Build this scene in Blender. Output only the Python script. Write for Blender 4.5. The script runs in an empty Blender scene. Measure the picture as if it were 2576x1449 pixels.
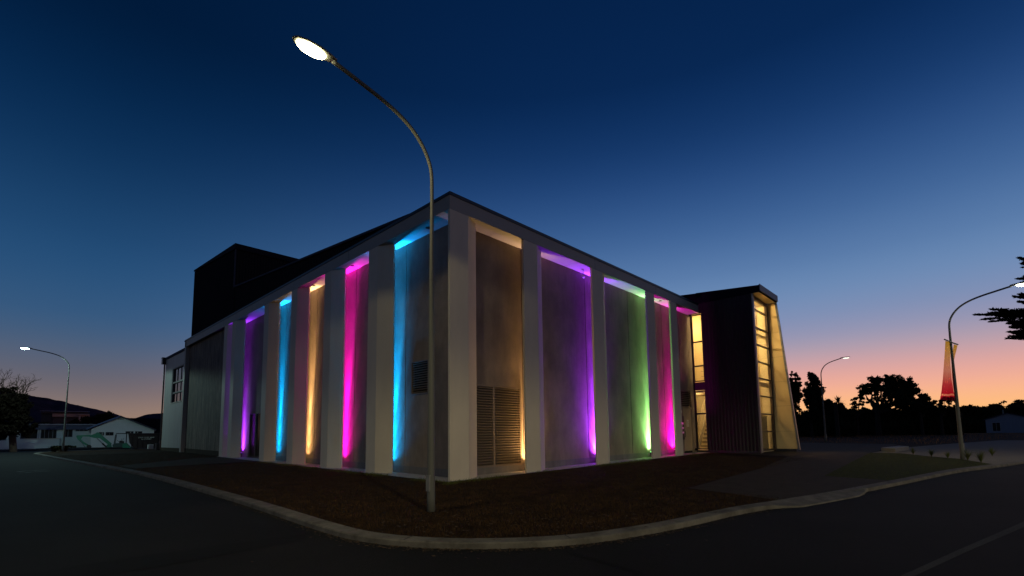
import bpy, math, random
from mathutils import Vector, Matrix
random.seed(11)
S = bpy.context.scene
COL = S.collection

# ------------------------------------------------------------------ camera
CAM = Vector((-10.7057, -13.2289, 1.6))
RIGHT = Vector((0.69071465, -0.72300876, -0.0131001))
UP = Vector((-0.06113839, -0.07643942, 0.99519803))
FWD = Vector((0.72053825, 0.68659694, 0.09700142))
cam_d = bpy.data.cameras.new("camera")
cam = bpy.data.objects.new("camera", cam_d)
COL.objects.link(cam)
m = Matrix.Identity(4)
for i in range(3):
    m[i][0] = RIGHT[i]; m[i][1] = UP[i]; m[i][2] = -FWD[i]; m[i][3] = CAM[i]
cam.matrix_world = m
cam_d.sensor_width = 36
cam_d.lens = 1208.0 / 2576 * 36
cam_d.shift_y = 250.0 / 2576
cam_d.clip_end = 12000
cam_d.clip_start = 0.05
S.camera = cam

S.view_settings.view_transform = 'Standard'
S.view_settings.look = 'None'
S.view_settings.exposure = 0.0
S.view_settings.gamma = 1.0


def ray(px, py):
    return RIGHT * (px - 1288) - UP * (py - 974.5) + FWD * 1208


def at_dist(px, py, dist):            # point at horizontal distance dist
    d = ray(px, py)
    return CAM + d * (dist / math.hypot(d.x, d.y))


def elev(px, py):
    return ray(px, py).normalized().z


def lin(c):
    return tuple(((v / 255) / 12.92 if v / 255 <= 0.04045 else ((v / 255 + 0.055) / 1.055) ** 2.4) for v in c)


# ------------------------------------------------------------------ dusk sky
W = bpy.data.worlds.new("World")
S.world = W
W.use_nodes = True
nt = W.node_tree
nt.nodes.clear()
N = nt.nodes.new
out = N('ShaderNodeOutputWorld')
bg = N('ShaderNodeBackground')
tc = N('ShaderNodeTexCoord')
nrm = N('ShaderNodeVectorMath'); nrm.operation = 'NORMALIZE'
nt.links.new(tc.outputs['Generated'], nrm.inputs[0])
sep = N('ShaderNodeSeparateXYZ')
nt.links.new(nrm.outputs[0], sep.inputs[0])
GLOW = [(1092, (255, 190, 100)), (1050, (255, 192, 115)), (1000, (252, 184, 138)), (960, (240, 172, 152)),
        (915, (214, 163, 162)), (870, (178, 158, 172)), (825, (148, 149, 178)), (770, (126, 143, 180)),
        (700, (108, 139, 181)), (620, (90, 124, 170)), (500, (64, 101, 152)), (350, (38, 74, 127)),
        (200, (19, 54, 103)), (0, (7, 38, 82))]
AWAY = [(1112, (150, 120, 100)), (1050, (148, 124, 110)), (1000, (120, 108, 110)), (950, (99, 99, 112)),
        (900, (84, 97, 120)), (850, (66, 92, 124)), (800, (54, 89, 127)), (700, (39, 80, 122)),
        (600, (31, 71, 113)), (450, (17, 54, 94)), (300, (8, 42, 80)), (150, (3, 32, 66)), (0, (1, 25, 55))]


def sky_ramp(tab, x, gain=1.0):
    r = N('ShaderNodeValToRGB')
    r.color_ramp.interpolation = 'B_SPLINE'
    el = r.color_ramp.elements
    while len(el) > 1:
        el.remove(el[0])
    pts = [(max(0.0, elev(x, y)), c) for y, c in tab]
    pts.append((.85, (1, 24, 56))); pts.append((1.0, (0, 16, 40)))
    el[0].position = pts[0][0]; el[0].color = (*lin(pts[0][1]), 1)
    for p, c in pts[1:]:
        e = el.new(p); e.color = (*lin(c), 1)
    nt.links.new(sep.outputs['Z'], r.inputs[0])
    return r


ra = sky_ramp(GLOW, 2200)
rb = sky_ramp(AWAY, 330)
glow_dir = (RIGHT * math.sin(math.radians(47)) + FWD * math.cos(math.radians(47)))
gd = Vector((glow_dir.x, glow_dir.y, 0)).normalized()
flat = N('ShaderNodeVectorMath'); flat.operation = 'MULTIPLY'; flat.inputs[1].default_value = (1, 1, 0)
nt.links.new(nrm.outputs[0], flat.inputs[0])
fn = N('ShaderNodeVectorMath'); fn.operation = 'NORMALIZE'
nt.links.new(flat.outputs[0], fn.inputs[0])
dot = N('ShaderNodeVectorMath'); dot.operation = 'DOT_PRODUCT'
dot.inputs[1].default_value = gd
nt.links.new(fn.outputs[0], dot.inputs[0])
mr = N('ShaderNodeMapRange'); mr.interpolation_type = 'SMOOTHSTEP'
mr.inputs['From Min'].default_value = 0.0
mr.inputs['From Max'].default_value = 0.92
nt.links.new(dot.outputs['Value'], mr.inputs['Value'])
mx = N('ShaderNodeMix'); mx.data_type = 'RGBA'
nt.links.new(mr.outputs[0], mx.inputs[0])
nt.links.new(rb.outputs[0], mx.inputs[6])
nt.links.new(ra.outputs[0], mx.inputs[7])
nt.links.new(mx.outputs[2], bg.inputs['Color'])
bg.inputs['Strength'].default_value = 1.0
nt.links.new(bg.outputs[0], out.inputs[0])

# ------------------------------------------------------------------ materials
MATS = {}


def mat(name, color, rough=0.6, metal=0.0, noise=0.0, nscale=4.0, bump=0.0, bscale=30.0, dark=0.6,
        stretch=(1, 1, 1), emit=None, estr=0.0, spec=0.5, ndetail=6.0):
    if name in MATS:
        return MATS[name]
    M = bpy.data.materials.new(name)
    M.use_nodes = True
    t = M.node_tree
    b = t.nodes['Principled BSDF']
    b.inputs['Base Color'].default_value = (*color, 1)
    b.inputs['Roughness'].default_value = rough
    b.inputs['Metallic'].default_value = metal
    b.inputs['Specular IOR Level'].default_value = spec
    co = t.nodes.new('ShaderNodeTexCoord')
    mp = t.nodes.new('ShaderNodeMapping')
    mp.inputs['Scale'].default_value = stretch
    t.links.new(co.outputs['Object'], mp.inputs[0])
    if noise > 0:
        n = t.nodes.new('ShaderNodeTexNoise')
        n.inputs['Scale'].default_value = nscale
        n.inputs['Detail'].default_value = ndetail
        n.inputs['Roughness'].default_value = 0.65
        t.links.new(mp.outputs[0], n.inputs['Vector'])
        r = t.nodes.new('ShaderNodeMapRange')
        r.inputs['From Min'].default_value = 0.3
        r.inputs['From Max'].default_value = 0.7
        r.inputs['To Min'].default_value = 1 - noise
        r.inputs['To Max'].default_value = 1 + noise
        t.links.new(n.outputs[0], r.inputs[0])
        mm = t.nodes.new('ShaderNodeVectorMath'); mm.operation = 'SCALE'
        mm.inputs[0].default_value = color
        t.links.new(r.outputs[0], mm.inputs['Scale'])
        t.links.new(mm.outputs[0], b.inputs['Base Color'])
    if bump > 0:
        n2 = t.nodes.new('ShaderNodeTexNoise')
        n2.inputs['Scale'].default_value = bscale
        n2.inputs['Detail'].default_value = 4
        t.links.new(mp.outputs[0], n2.inputs['Vector'])
        bp = t.nodes.new('ShaderNodeBump')
        bp.inputs['Strength'].default_value = bump
        bp.inputs['Distance'].default_value = 0.02
        t.links.new(n2.outputs[0], bp.inputs['Height'])
        t.links.new(bp.outputs[0], b.inputs['Normal'])
    if emit:
        b.inputs['Emission Color'].default_value = (*emit, 1)
        b.inputs['Emission Strength'].default_value = estr
    MATS[name] = M
    return M


def glass(name, tint=(0.92, 0.94, 0.93), ior=1.5, rough=0.0, refl=1.0):
    M = bpy.data.materials.new(name)
    M.use_nodes = True
    t = M.node_tree
    t.nodes.clear()
    o = t.nodes.new('ShaderNodeOutputMaterial')
    tr = t.nodes.new('ShaderNodeBsdfTransparent'); tr.inputs[0].default_value = (*tint, 1)
    gl = t.nodes.new('ShaderNodeBsdfGlossy'); gl.inputs['Roughness'].default_value = rough
    lw = t.nodes.new('ShaderNodeLayerWeight'); lw.inputs[0].default_value = .5
    pw = t.nodes.new('ShaderNodeMath'); pw.operation = 'POWER'; pw.inputs[1].default_value = 4.5
    t.links.new(lw.outputs['Facing'], pw.inputs[0])
    fr = t.nodes.new('ShaderNodeMath'); fr.operation = 'MULTIPLY_ADD'; fr.use_clamp = True
    fr.inputs[1].default_value = .9; fr.inputs[2].default_value = ((ior - 1) / (ior + 1)) ** 2
    t.links.new(pw.outputs[0], fr.inputs[0])
    mu = t.nodes.new('ShaderNodeMath'); mu.operation = 'MULTIPLY'; mu.inputs[1].default_value = refl; mu.use_clamp = True
    t.links.new(fr.outputs[0], mu.inputs[0])
    mxs = t.nodes.new('ShaderNodeMixShader')
    t.links.new(mu.outputs[0], mxs.inputs[0])
    t.links.new(tr.outputs[0], mxs.inputs[1])
    t.links.new(gl.outputs[0], mxs.inputs[2])
    t.links.new(mxs.outputs[0], o.inputs[0])
    return M


WHITE = mat('white_painted_concrete', (0.52, 0.465, 0.375), 0.62, noise=0.06, nscale=1.5, bump=0.08, bscale=60, stretch=(1, 1, .35))
FASCIA = mat('fascia_panel', (0.26, 0.245, 0.22), 0.55, noise=0.04, nscale=1.0, bump=0.03)
SOFFIT = mat('soffit_board', (0.27, 0.26, 0.25), 0.7, noise=0.05, nscale=2)
BLACK = mat('black_flashing', (0.012, 0.013, 0.02), 0.45, noise=0.1)
CLAD = mat('dark_corrugated_cladding', (0.014, 0.010, 0.015), 0.6, spec=.25, noise=0.12, nscale=1.5, stretch=(1, 1, .2))
CLADM = mat('matt_black_cladding', (0.008, 0.008, 0.011), 0.9, noise=0.1, nscale=1.5, stretch=(1, 1, .2), spec=0.15)
TRIM = mat('blue_steel_flashing', (0.028, 0.034, 0.058), 0.8, spec=.2, metal=0.0, noise=0.06)
CREAM = mat('cream_panel', (0.54, 0.41, 0.20), 0.6, noise=0.04, nscale=2)
INTW = mat('cream_interior_paint', (0.66, 0.56, 0.37), 0.7, noise=0.03)
FRAME = mat('black_window_frame', (0.012, 0.01, 0.01), 0.4)
ALU = mat('louvre_aluminium', (0.15, 0.118, 0.088), 0.5, metal=0.1, noise=0.06)
DARKV = mat('louvre_void', (0.01, 0.01, 0.01), 0.9)
GALV = mat('galvanised_steel', (0.17, 0.175, 0.17), 0.6, metal=0.0, noise=0.2, nscale=9, stretch=(1, 1, .4), ndetail=3)
GLASS = glass('clear_window_glass')
GLASSD = glass('dark_window_glass', (0.3, 0.32, 0.35), 1.6, 0.0, 1.6)
CONC = mat('footpath_concrete', (0.045, 0.036, 0.027), 0.9, spec=.08, noise=0.22, nscale=2.2, bump=0.15, bscale=70)
KERBM = mat('kerb_concrete', (0.125, 0.115, 0.098), 0.9, spec=.15, noise=0.45, nscale=2.2, bump=0.2, bscale=50)
TIMBER = mat('weathered_post', (0.12, 0.08, 0.05), 0.8, noise=0.2)


def wall_concrete(name, col, streak=0.0, plank=0.0):
    M = bpy.data.materials.new(name)
    M.use_nodes = True
    t = M.node_tree
    b = t.nodes['Principled BSDF']
    b.inputs['Roughness'].default_value = 0.75
    co = t.nodes.new('ShaderNodeTexCoord')
    L = t.links.new

    def noise(scale, stretch, detail=6, rough=.6):
        mp = t.nodes.new('ShaderNodeMapping'); mp.inputs['Scale'].default_value = stretch
        L(co.outputs['Object'], mp.inputs[0])
        n = t.nodes.new('ShaderNodeTexNoise'); n.inputs['Scale'].default_value = scale
        n.inputs['Detail'].default_value = detail; n.inputs['Roughness'].default_value = rough
        L(mp.outputs[0], n.inputs['Vector'])
        return n.outputs[0]

    def rng(src, a, c, lo=.3, hi=.7):
        r = t.nodes.new('ShaderNodeMapRange')
        r.inputs['From Min'].default_value = lo; r.inputs['From Max'].default_value = hi
        r.inputs['To Min'].default_value = a; r.inputs['To Max'].default_value = c
        L(src, r.inputs[0])
        return r.outputs[0]

    def mul(a, c):
        k = t.nodes.new('ShaderNodeMath'); k.operation = 'MULTIPLY'
        L(a, k.inputs[0]); L(c, k.inputs[1])
        return k.outputs[0]
    v = mul(rng(noise(.9, (1, 1, .8)), .72, 1.25), rng(noise(3.0, (1, 1, .25)), .86, 1.12))
    v = mul(v, rng(noise(14, (1, 1, 3.0)), .93, 1.07))
    hgt = noise(30, (1, 1, 2))
    if plank:
        a = rng(noise(7.0, (1, 1, .05), 8, .75), .2, 1.8, .40, .60)
        c = rng(noise(28, (1, 1, .12), 4, .7), .55, 1.35)
        v = mul(v, mul(a, c))
        hgt = a
    sc = t.nodes.new('ShaderNodeVectorMath'); sc.operation = 'SCALE'
    sc.inputs[0].default_value = col
    L(v, sc.inputs['Scale'])
    L(sc.outputs[0], b.inputs['Base Color'])
    bp = t.nodes.new('ShaderNodeBump'); bp.inputs['Strength'].default_value = .15 if not plank else .5
    bp.inputs['Distance'].default_value = .02
    L(hgt, bp.inputs['Height']); L(bp.outputs[0], b.inputs['Normal'])
    return M


WALL = wall_concrete('precast_wall_concrete', (0.195, 0.155, 0.118))
PLANK = wall_concrete('board_formed_concrete', (0.125, 0.095, 0.068), plank=1)
PANEL = mat('annex_panel', (0.30, 0.30, 0.29), 0.5, noise=0.08, nscale=2, stretch=(1, 1, .3))

# asphalt -----------------------------------------------------------
def asphalt(name, base):
    M = bpy.data.materials.new(name); M.use_nodes = True
    t = M.node_tree; b = t.nodes['Principled BSDF']; L = t.links.new
    b.inputs['Roughness'].default_value = 0.9
    b.inputs['Specular IOR Level'].default_value = 0.12
    co = t.nodes.new('ShaderNodeTexCoord')
    n = t.nodes.new('ShaderNodeTexNoise'); n.inputs['Scale'].default_value = 90; n.inputs['Detail'].default_value = 3
    L(co.outputs['Object'], n.inputs['Vector'])
    n2 = t.nodes.new('ShaderNodeTexNoise'); n2.inputs['Scale'].default_value = .35; n2.inputs['Detail'].default_value = 6
    L(co.outputs['Object'], n2.inputs['Vector'])
    r = t.nodes.new('ShaderNodeMapRange'); r.inputs[1].default_value = .35; r.inputs[2].default_value = .7
    r.inputs[3].default_value = .55; r.inputs[4].default_value = 2.0
    L(n.outputs[0], r.inputs[0])
    r2 = t.nodes.new('ShaderNodeMapRange'); r2.inputs[1].default_value = .3; r2.inputs[2].default_value = .7
    r2.inputs[3].default_value = .7; r2.inputs[4].default_value = 1.3
    L(n2.outputs[0], r2.inputs[0])
    k = t.nodes.new('ShaderNodeMath'); k.operation = 'MULTIPLY'
    L(r.outputs[0], k.inputs[0]); L(r2.outputs[0], k.inputs[1])
    s = t.nodes.new('ShaderNodeVectorMath'); s.operation = 'SCALE'; s.inputs[0].default_value = base
    L(k.outputs[0], s.inputs['Scale']); L(s.outputs[0], b.inputs['Base Color'])
    bp = t.nodes.new('ShaderNodeBump'); bp.inputs['Strength'].default_value = .5; bp.inputs['Distance'].default_value = .01
    L(n.outputs[0], bp.inputs['Height']); L(bp.outputs[0], b.inputs['Normal'])
    return M


ROADM = asphalt('road_asphalt', (0.0085, 0.0085, 0.009))
ROADD = asphalt('newer_dark_asphalt', (0.006, 0.006, 0.0065))
DUST = mat('sandy_grit', (0.045, 0.032, 0.02), 0.95, noise=.5, nscale=12, bump=.3)
LAWNM = mat('dry_lawn_soil', (0.020, 0.010, 0.004), 0.95, noise=.45, nscale=6, bump=.9, bscale=90, spec=.1)
GREENM = mat('green_lawn_turf', (0.03, 0.034, 0.008), 0.95, noise=.4, nscale=7, bump=.9, bscale=90, spec=.1)
FIELDM = mat('dry_field_grass', (0.15, 0.062, 0.018), 0.95, noise=.5, nscale=.5, bump=.5, bscale=6, spec=.1, stretch=(1, 1, 1))
BLADE = mat('dry_grass_blade', (0.056, 0.030, 0.011), 0.9, noise=.8, nscale=1.6, spec=.15)
BLADEG = mat('green_grass_blade', (0.085, 0.10, 0.022), 0.9, noise=.4, nscale=2, spec=.15)
LEAF = mat('dark_foliage', (0.022, 0.024, 0.012), 0.9, noise=.5, nscale=1.5, spec=.05)
LEAFW = mat('tree_foliage', (0.010, 0.0065, 0.004), 0.85, noise=.5, nscale=1.5, spec=.1)
BARK = mat('tree_bark', (0.02, 0.013, 0.01), 0.95, noise=.3, nscale=8)
HILLM = mat('hill_bush', (0.045, 0.032, 0.05), 1.0, noise=.45, nscale=.012, spec=0.0)
WBOARD = mat('white_weatherboard', (0.60, 0.66, 0.65), 0.6, noise=.05, nscale=1.5)
ROOFD = mat('dark_house_roof', (0.02, 0.025, 0.045), 0.6)
ROOFB = mat('blue_house_fascia', (0.04, 0.09, 0.22), 0.5)
PINK = mat('pink_rendered_wall', (0.42, 0.24, 0.21), 0.8, noise=.05)
GREENP = mat('green_machine_paint', (0.015, 0.17, 0.10), 0.4, noise=.1)
RUBBER = mat('black_rubber', (0.012, 0.012, 0.013), 0.7)
BINM = mat('maroon_black_bin_paint', (0.014, 0.006, 0.007), 0.6, noise=.2)
TXT = mat('white_letter_paint', (0.55, 0.53, 0.5), 0.6)
RED = mat('red_sign_paint', (0.4, 0.02, 0.02), 0.5)
SIGNW = mat('white_sign_plate', (0.6, 0.58, 0.5), 0.5)
ROADW = mat('worn_white_road_paint', (0.20, 0.20, 0.19), 0.8, noise=.5, nscale=20)

# ------------------------------------------------------------------ mesh builder
ORG = {}


class MB:
    def __init__(s):
        s.v = []; s.f = []

    def add(s, vs, fs):
        o = len(s.v)
        s.v += [tuple(v) for v in vs]
        s.f += [tuple(i + o for i in f) for f in fs]
        return s

    def box(s, x0, y0, z0, x1, y1, z1):
        x0, x1 = sorted((x0, x1)); y0, y1 = sorted((y0, y1)); z0, z1 = sorted((z0, z1))
        return s.add([(x0, y0, z0), (x1, y0, z0), (x1, y1, z0), (x0, y1, z0), (x0, y0, z1), (x1, y0, z1), (x1, y1, z1), (x0, y1, z1)],
                     [(0, 3, 2, 1), (4, 5, 6, 7), (0, 1, 5, 4), (1, 2, 6, 5), (2, 3, 7, 6), (3, 0, 4, 7)])

    def prism(s, poly, z0, z1):
        """poly: list of (x,y); z0,z1 numbers or functions"""
        n = len(poly)
        a = sum(poly[i][0] * poly[(i + 1) % n][1] - poly[(i + 1) % n][0] * poly[i][1] for i in range(n))
        if a < 0:
            poly = poly[::-1]
        f0 = z0 if callable(z0) else (lambda x, y: z0)
        f1 = z1 if callable(z1) else (lambda x, y: z1)
        vs = [(x, y, f0(x, y)) for x, y in poly] + [(x, y, f1(x, y)) for x, y in poly]
        fs = [tuple(range(n))[::-1], tuple(range(n, 2 * n))] + [(i, (i + 1) % n, n + (i + 1) % n, n + i) for i in range(n)]
        return s.add(vs, fs)

    def slab(s, a, b, c, d, nrm, th):
        """quad a,b,c,d extruded by nrm*th"""
        q = [Vector(p) for p in (a, b, c, d)]; k = Vector(nrm) * th
        vs = q + [p + k for p in q]
        return s.add(vs, [(0, 1, 2, 3), (7, 6, 5, 4), (0, 4, 5, 1), (1, 5, 6, 2), (2, 6, 7, 3), (3, 7, 4, 0)])

    def tube(s, pts, rad, n=10, cap=True):
        pts = [Vector(p) for p in pts]
        if not hasattr(rad, '__len__'):
            rad = [rad] * len(pts)
        o = len(s.v)
        ref = Vector((0, 0, 1)) if abs((pts[1] - pts[0]).normalized().z) < .9 else Vector((1, 0, 0))
        for i, p in enumerate(pts):
            t = (pts[min(i + 1, len(pts) - 1)] - pts[max(i - 1, 0)]).normalized()
            u = (ref - t * ref.dot(t)).normalized(); w = t.cross(u); ref = u
            for k in range(n):
                a = 2 * math.pi * k / n
                s.v.append(tuple(p + (u * math.cos(a) + w * math.sin(a)) * rad[i]))
        for i in range(len(pts) - 1):
            for k in range(n):
                k2 = (k + 1) % n
                s.f.append((o + i * n + k, o + i * n + k2, o + (i + 1) * n + k2, o + (i + 1) * n + k))
        if cap:
            s.f.append(tuple(o + k for k in range(n))[::-1])
            s.f.append(tuple(o + (len(pts) - 1) * n + k for k in range(n)))
        return s

    def build(s, name, material, parent=None, smooth=False, bevel=0.0):
        off = ORG.get(parent, Vector((0, 0, 0)))
        me = bpy.data.meshes.new(name)
        me.from_pydata([(v[0] - off[0], v[1] - off[1], v[2] - off[2]) for v in s.v], [], s.f)
        me.materials.append(material)
        if smooth:
            for p in me.polygons:
                p.use_smooth = True
        me.update()
        o = bpy.data.objects.new(name, me)
        COL.objects.link(o)
        if parent:
            o.parent = parent
            ORG[o] = off
        if bevel:
            b = o.modifiers.new('bevel', 'BEVEL'); b.width = bevel; b.segments = 2; b.limit_method = 'ANGLE'
        return o


def tag(o, label=None, cat=None, group=None, kind=None):
    if label: o['label'] = label
    if cat: o['category'] = cat
    if group: o['group'] = group
    if kind: o['kind'] = kind
    return o


def thing(name, label, cat, loc=(0, 0, 0), rz=0, group=None):
    o = bpy.data.objects.new(name, None); COL.objects.link(o)
    o.location = loc; o.rotation_euler = (0, 0, rz)
    o.empty_display_size = .3
    ORG[o] = Vector(loc) if rz == 0 else Vector((0, 0, 0))
    return tag(o, label, cat, group)


def local(o):
    ORG[o] = Vector((0, 0, 0)); return o


def copy_tree(o, parent=None):
    c = o.copy(); COL.objects.link(c); c.parent = parent
    for ch in list(o.children):
        copy_tree(ch, c)
    return c


def lamp(name, kind, loc, energy, color, parent=None, direction=(0, 0, -1), **kw):
    d = bpy.data.lights.new(name, kind)
    d.energy = energy; d.color = color
    for k, v in kw.items():
        setattr(d, k, v)
    o = bpy.data.objects.new(name, d); COL.objects.link(o)
    off = ORG.get(parent, Vector((0, 0, 0)))
    o.location = Vector(loc) - off
    o.rotation_euler = Vector(direction).to_track_quat('-Z', 'Y').to_euler()
    if parent: o.parent = parent
    return o


def zg(x, y):
    return min(.008 * x + .0105 * y, .5)


def gz(dz):
    return lambda x, y: zg(x, y) + dz


def struct(o):
    o['kind'] = 'structure'
    return o


# ------------------------------------------------------------------ ground
def catmull(pts, n=8, closed=False):
    out_ = []
    P = [Vector(p).to_3d() for p in pts]
    m_ = len(P)
    for i in range(m_ if closed else m_ - 1):
        if closed:
            a, b, c, d = P[i - 1], P[i], P[(i + 1) % m_], P[(i + 2) % m_]
        else:
            a, b, c, d = P[max(i - 1, 0)], P[i], P[i + 1], P[min(i + 2, m_ - 1)]
        for k in range(n):
            t = k / n
            out_.append(.5 * ((2 * b) + (c - a) * t + (2 * a - 5 * b + 4 * c - d) * t * t + (3 * b - a - 3 * c + d) * t ** 3))
    if not closed:
        out_.append(P[-1])
    return out_


def sheet(name, poly, material, dz, step=None):
    """flat-ish polygon laid over the gently rising ground (triangulated by bmesh)"""
    import bmesh
    bm = bmesh.new()
    vs = [bm.verts.new((p[0], p[1], 0)) for p in poly]
    bm.faces.new(vs)
    bmesh.ops.triangulate(bm, faces=bm.faces[:])
    me = bpy.data.meshes.new(name)
    # cut at the crease where the ground levels out
    no = Vector((.008, .0105, 0)); L_ = no.length; k = .5 / (L_ * L_)
    bmesh.ops.bisect_plane(bm, geom=bm.verts[:] + bm.edges[:] + bm.faces[:], plane_co=no * k, plane_no=no.normalized())
    for v in bm.verts:
        v.co.z = zg(v.co.x, v.co.y) + dz
    bmesh.ops.recalc_face_normals(bm, faces=bm.faces[:])
    for f in bm.faces:
        if f.normal.z < 0: f.normal_flip()
    bm.to_mesh(me); bm.free()
    me.materials.append(material)
    o = bpy.data.objects.new(name, me); COL.objects.link(o)
    return o


JOINTW = .012
INNER = [(12, 54.5), (2, 54.3), (-4, 53.6), (-7.4, 51.9), (-8.55, 49.0), (-8.35, 44), (-7.4, 30.3), (-6.55, 19.3), (-6.12, 11.4), (-6.02, 2.9), (-6.05, -.54), (-6.15, -4.2),
         (-6.05, -5.5), (-5.65, -6.53), (-4.92, -7.45), (-3.89, -8.18), (-2.65, -8.6), (-1.5, -8.85), (.51, -9.18), (2.33, -9.66),
         (5.04, -10.34), (9.06, -11.2), (14.84, -12.4), (19.26, -13.75), (24.45, -15.1), (34, -17.4), (60, -23), (120, -36)]
inner = catmull(INNER, 6)
# offset to the road side
def offset(path, wfun):
    r = []
    for i, p in enumerate(path):
        t = (path[min(i + 1, len(path) - 1)] - path[max(i - 1, 0)]).normalized()
        nrm_ = Vector((t.y, -t.x, 0))       # right-hand side of travel = road side
        r.append(p - nrm_ * -wfun(p) if False else p + nrm_ * wfun(p))
    return r


def drop(p):
    if p.y > -9.2 or p.x < 1.2 or p.x > 6.4: return 0.0
    return max(0.0, min(1.0, min((p.x - 1.6) / .7, (6.2 - p.x) / .9)))


outer = offset(inner, lambda p: .34 + .26 * drop(p))

far = 4000
struct(sheet('ground', [(-far, -far), (far, -far), (far, far), (-far, far)], FIELDM, -.32))
# field behind, then road
road_poly = [(-60, -60), (140, -60), (140, -37)] + [(p.x, p.y) for p in reversed(inner)] + [(12, 66), (-60, 66)]
struct(sheet('road', [(-60, -60), (160, -60), (160, 68), (-60, 68)], ROADM, -.090))
lawn_poly = [(p.x, p.y) for p in inner] + [(120, 30), (60, 54.5)]
struct(sheet('lawn', lawn_poly, LAWNM, -.012))
# kerb: top, battered face and foot
kb = MB()
prev = None
ring = []
for p, q in zip(inner, outer):
    d_ = drop(p)
    t_ = (q - p)
    topo = p + t_ * (.93 if d_ < .01 else .45)
    zt = zg(p.x, p.y)
    ring.append([(p.x, p.y, zt - .2), (p.x, p.y, zt + .004), (p.x + t_.x * .08, p.y + t_.y * .08, zt + .012),
                 (topo.x, topo.y, zt + .006 - .03 * d_), (p.x + t_.x * .98, p.y + t_.y * .98, zt - .014 - .05 * d_),
                 (q.x, q.y, zt - .09), (q.x, q.y, zt - .2)])
for a, b in zip(ring[:-1], ring[1:]):
    o_ = len(kb.v)
    kb.v += a + b
    for k in range(6):
        kb.f.append((o_ + k, o_ + k + 1, o_ + 8 + k, o_ + 7 + k))
struct(kb.build('kerb', KERBM))
# joints in the kerb stones
kj = MB()
acc = 0
for i in range(1, len(inner)):
    acc += (inner[i] - inner[i - 1]).length
    if acc > 2.4 and inner[i].y < 30 and inner[i].x < 30:
        acc = 0
        p, q = inner[i], outer[i]
        t_ = (inner[i] - inner[i - 1]).normalized() * .012
        z_ = zg(p.x, p.y)
        kj.add([(p.x - t_.x, p.y - t_.y, z_ + .0165), (q.x - t_.x - (q.x - p.x) * .1, q.y - t_.y - (q.y - p.y) * .1, z_ + .0105),
                (q.x + t_.x - (q.x - p.x) * .1, q.y + t_.y - (q.y - p.y) * .1, z_ + .0105), (p.x + t_.x, p.y + t_.y, z_ + .0165)], [(0, 1, 2, 3)])
struct(kj.build('kerb_joint', mat('dark_kerb_joint', (0.02, 0.018, 0.015), .9)))  # thin dark strips laid across the kerb top at each joint

struct(sheet('forecourt', [(2.33, -9.66), (2.75, -8.68), (3.28, -7.04), (11.11, -6.65), (20.5, -5.4), (22.2, -1.2), (22.0, .8), (29, .8), (45.3, -.4), (45, -2.8), (43.9, -8.3),
                           (30.3, -8.5), (27.2, -8.42), (9.49, -9.28), (9.06, -11.2), (5.04, -10.34)], CONC, -.002))
struct(sheet('green_lawn', [(9.49, -9.28), (27.18, -8.42), (27.4, -9.9), (24.8, -11.3), (22.9, -12.64), (19.26, -13.75), (14.84, -12.4), (9.04, -11.2)], GREENM, -.004))
struct(sheet('footpath', [(27.4, -8.45), (37, -9.5), (44, -11), (60, -15.2), (60, -23), (34, -17.4), (24.45, -15.1), (19.26, -13.75), (22.9, -12.64), (24.8, -11.3), (27.4, -9.9)],
             mat('pale_footpath_concrete', (0.15, 0.135, 0.115), .9, spec=.1, noise=.15, nscale=2, bump=.1), .002))
struct(sheet('side_path', [(-6.1, 17.3), (-4.6, 17.75), (-.2, 18.1), (.75, 18.2), (.75, 24.8), (-.3, 24.9), (-1.6, 25.4), (-6.4, 20.6)], CONC, 0.0))
# mowing strip along the base of both facades
struct(sheet('mowing_strip', [(-.22, -.2), (22.5, -.2), (22.5, .8), (.8, .8), (.8, 26.3), (-.22, 26.3)],
             mat('strip_concrete', (0.36, 0.34, 0.31), .85, noise=.2, nscale=3, bump=.1), .006))
# asphalt details
struct(sheet('asphalt_patch', [(-14.5, -4.9), (-10.66, -3.75), (-9.39, -3.75), (-6.75, -4.15), (-6.95, -4.6), (-8.9, -4.72), (-9.8, -4.65), (-14.5, -6.2)], ROADD, -.086))
struct(sheet('road_seam', [(-3.14, -12.36), (-.73, -12.92), (2.75, -13.76), (12, -16.1), (12, -16.3), (2.75, -13.9), (-.73, -13.03), (-3.14, -12.46)], asphalt('pale_seam_asphalt', (.04, .04, .038)), -.086))
struct(sheet('road_crack', [(-4.6, -8.66), (-4.72, -9.5), (-4.97, -10.5), (-5.1, -10.5), (-4.82, -9.5), (-4.72, -8.66)], ROADD, -.0855))
gr = random.Random(3)
pg = [( -5.72 + .32 * math.cos(a) * (1 + .3 * gr.random()) + .0, -7.62 + .42 * math.sin(a) * (1 + .3 * gr.random())) for a in [i * math.pi / 8 for i in range(16)]]
# grit gathered in the channel
gch = MB()
for i in range(900):
    k = gr.randrange(40, 110)
    if k >= len(outer) - 1: continue
    p = outer[k].lerp(outer[k + 1], gr.random()); t_ = (outer[k] - inner[k]).normalized()
    p = p + t_ * abs(gr.gauss(0, .11)) + t_ * .01
    r_ = gr.uniform(.006, .02); z_ = zg(p.x, p.y) - .088
    a = gr.random() * 6
    gch.add([(p.x + r_ * math.cos(a + j * 1.57), p.y + r_ * math.sin(a + j * 1.57), z_ + (r_ * .3 if j % 2 else 0)) for j in range(4)] + [(p.x, p.y, z_ + r_ * .8)],
            [(0, 1, 4), (1, 2, 4), (2, 3, 4), (3, 0, 4)])
tag(gch.build('channel_grit', DUST), kind='stuff')
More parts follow.
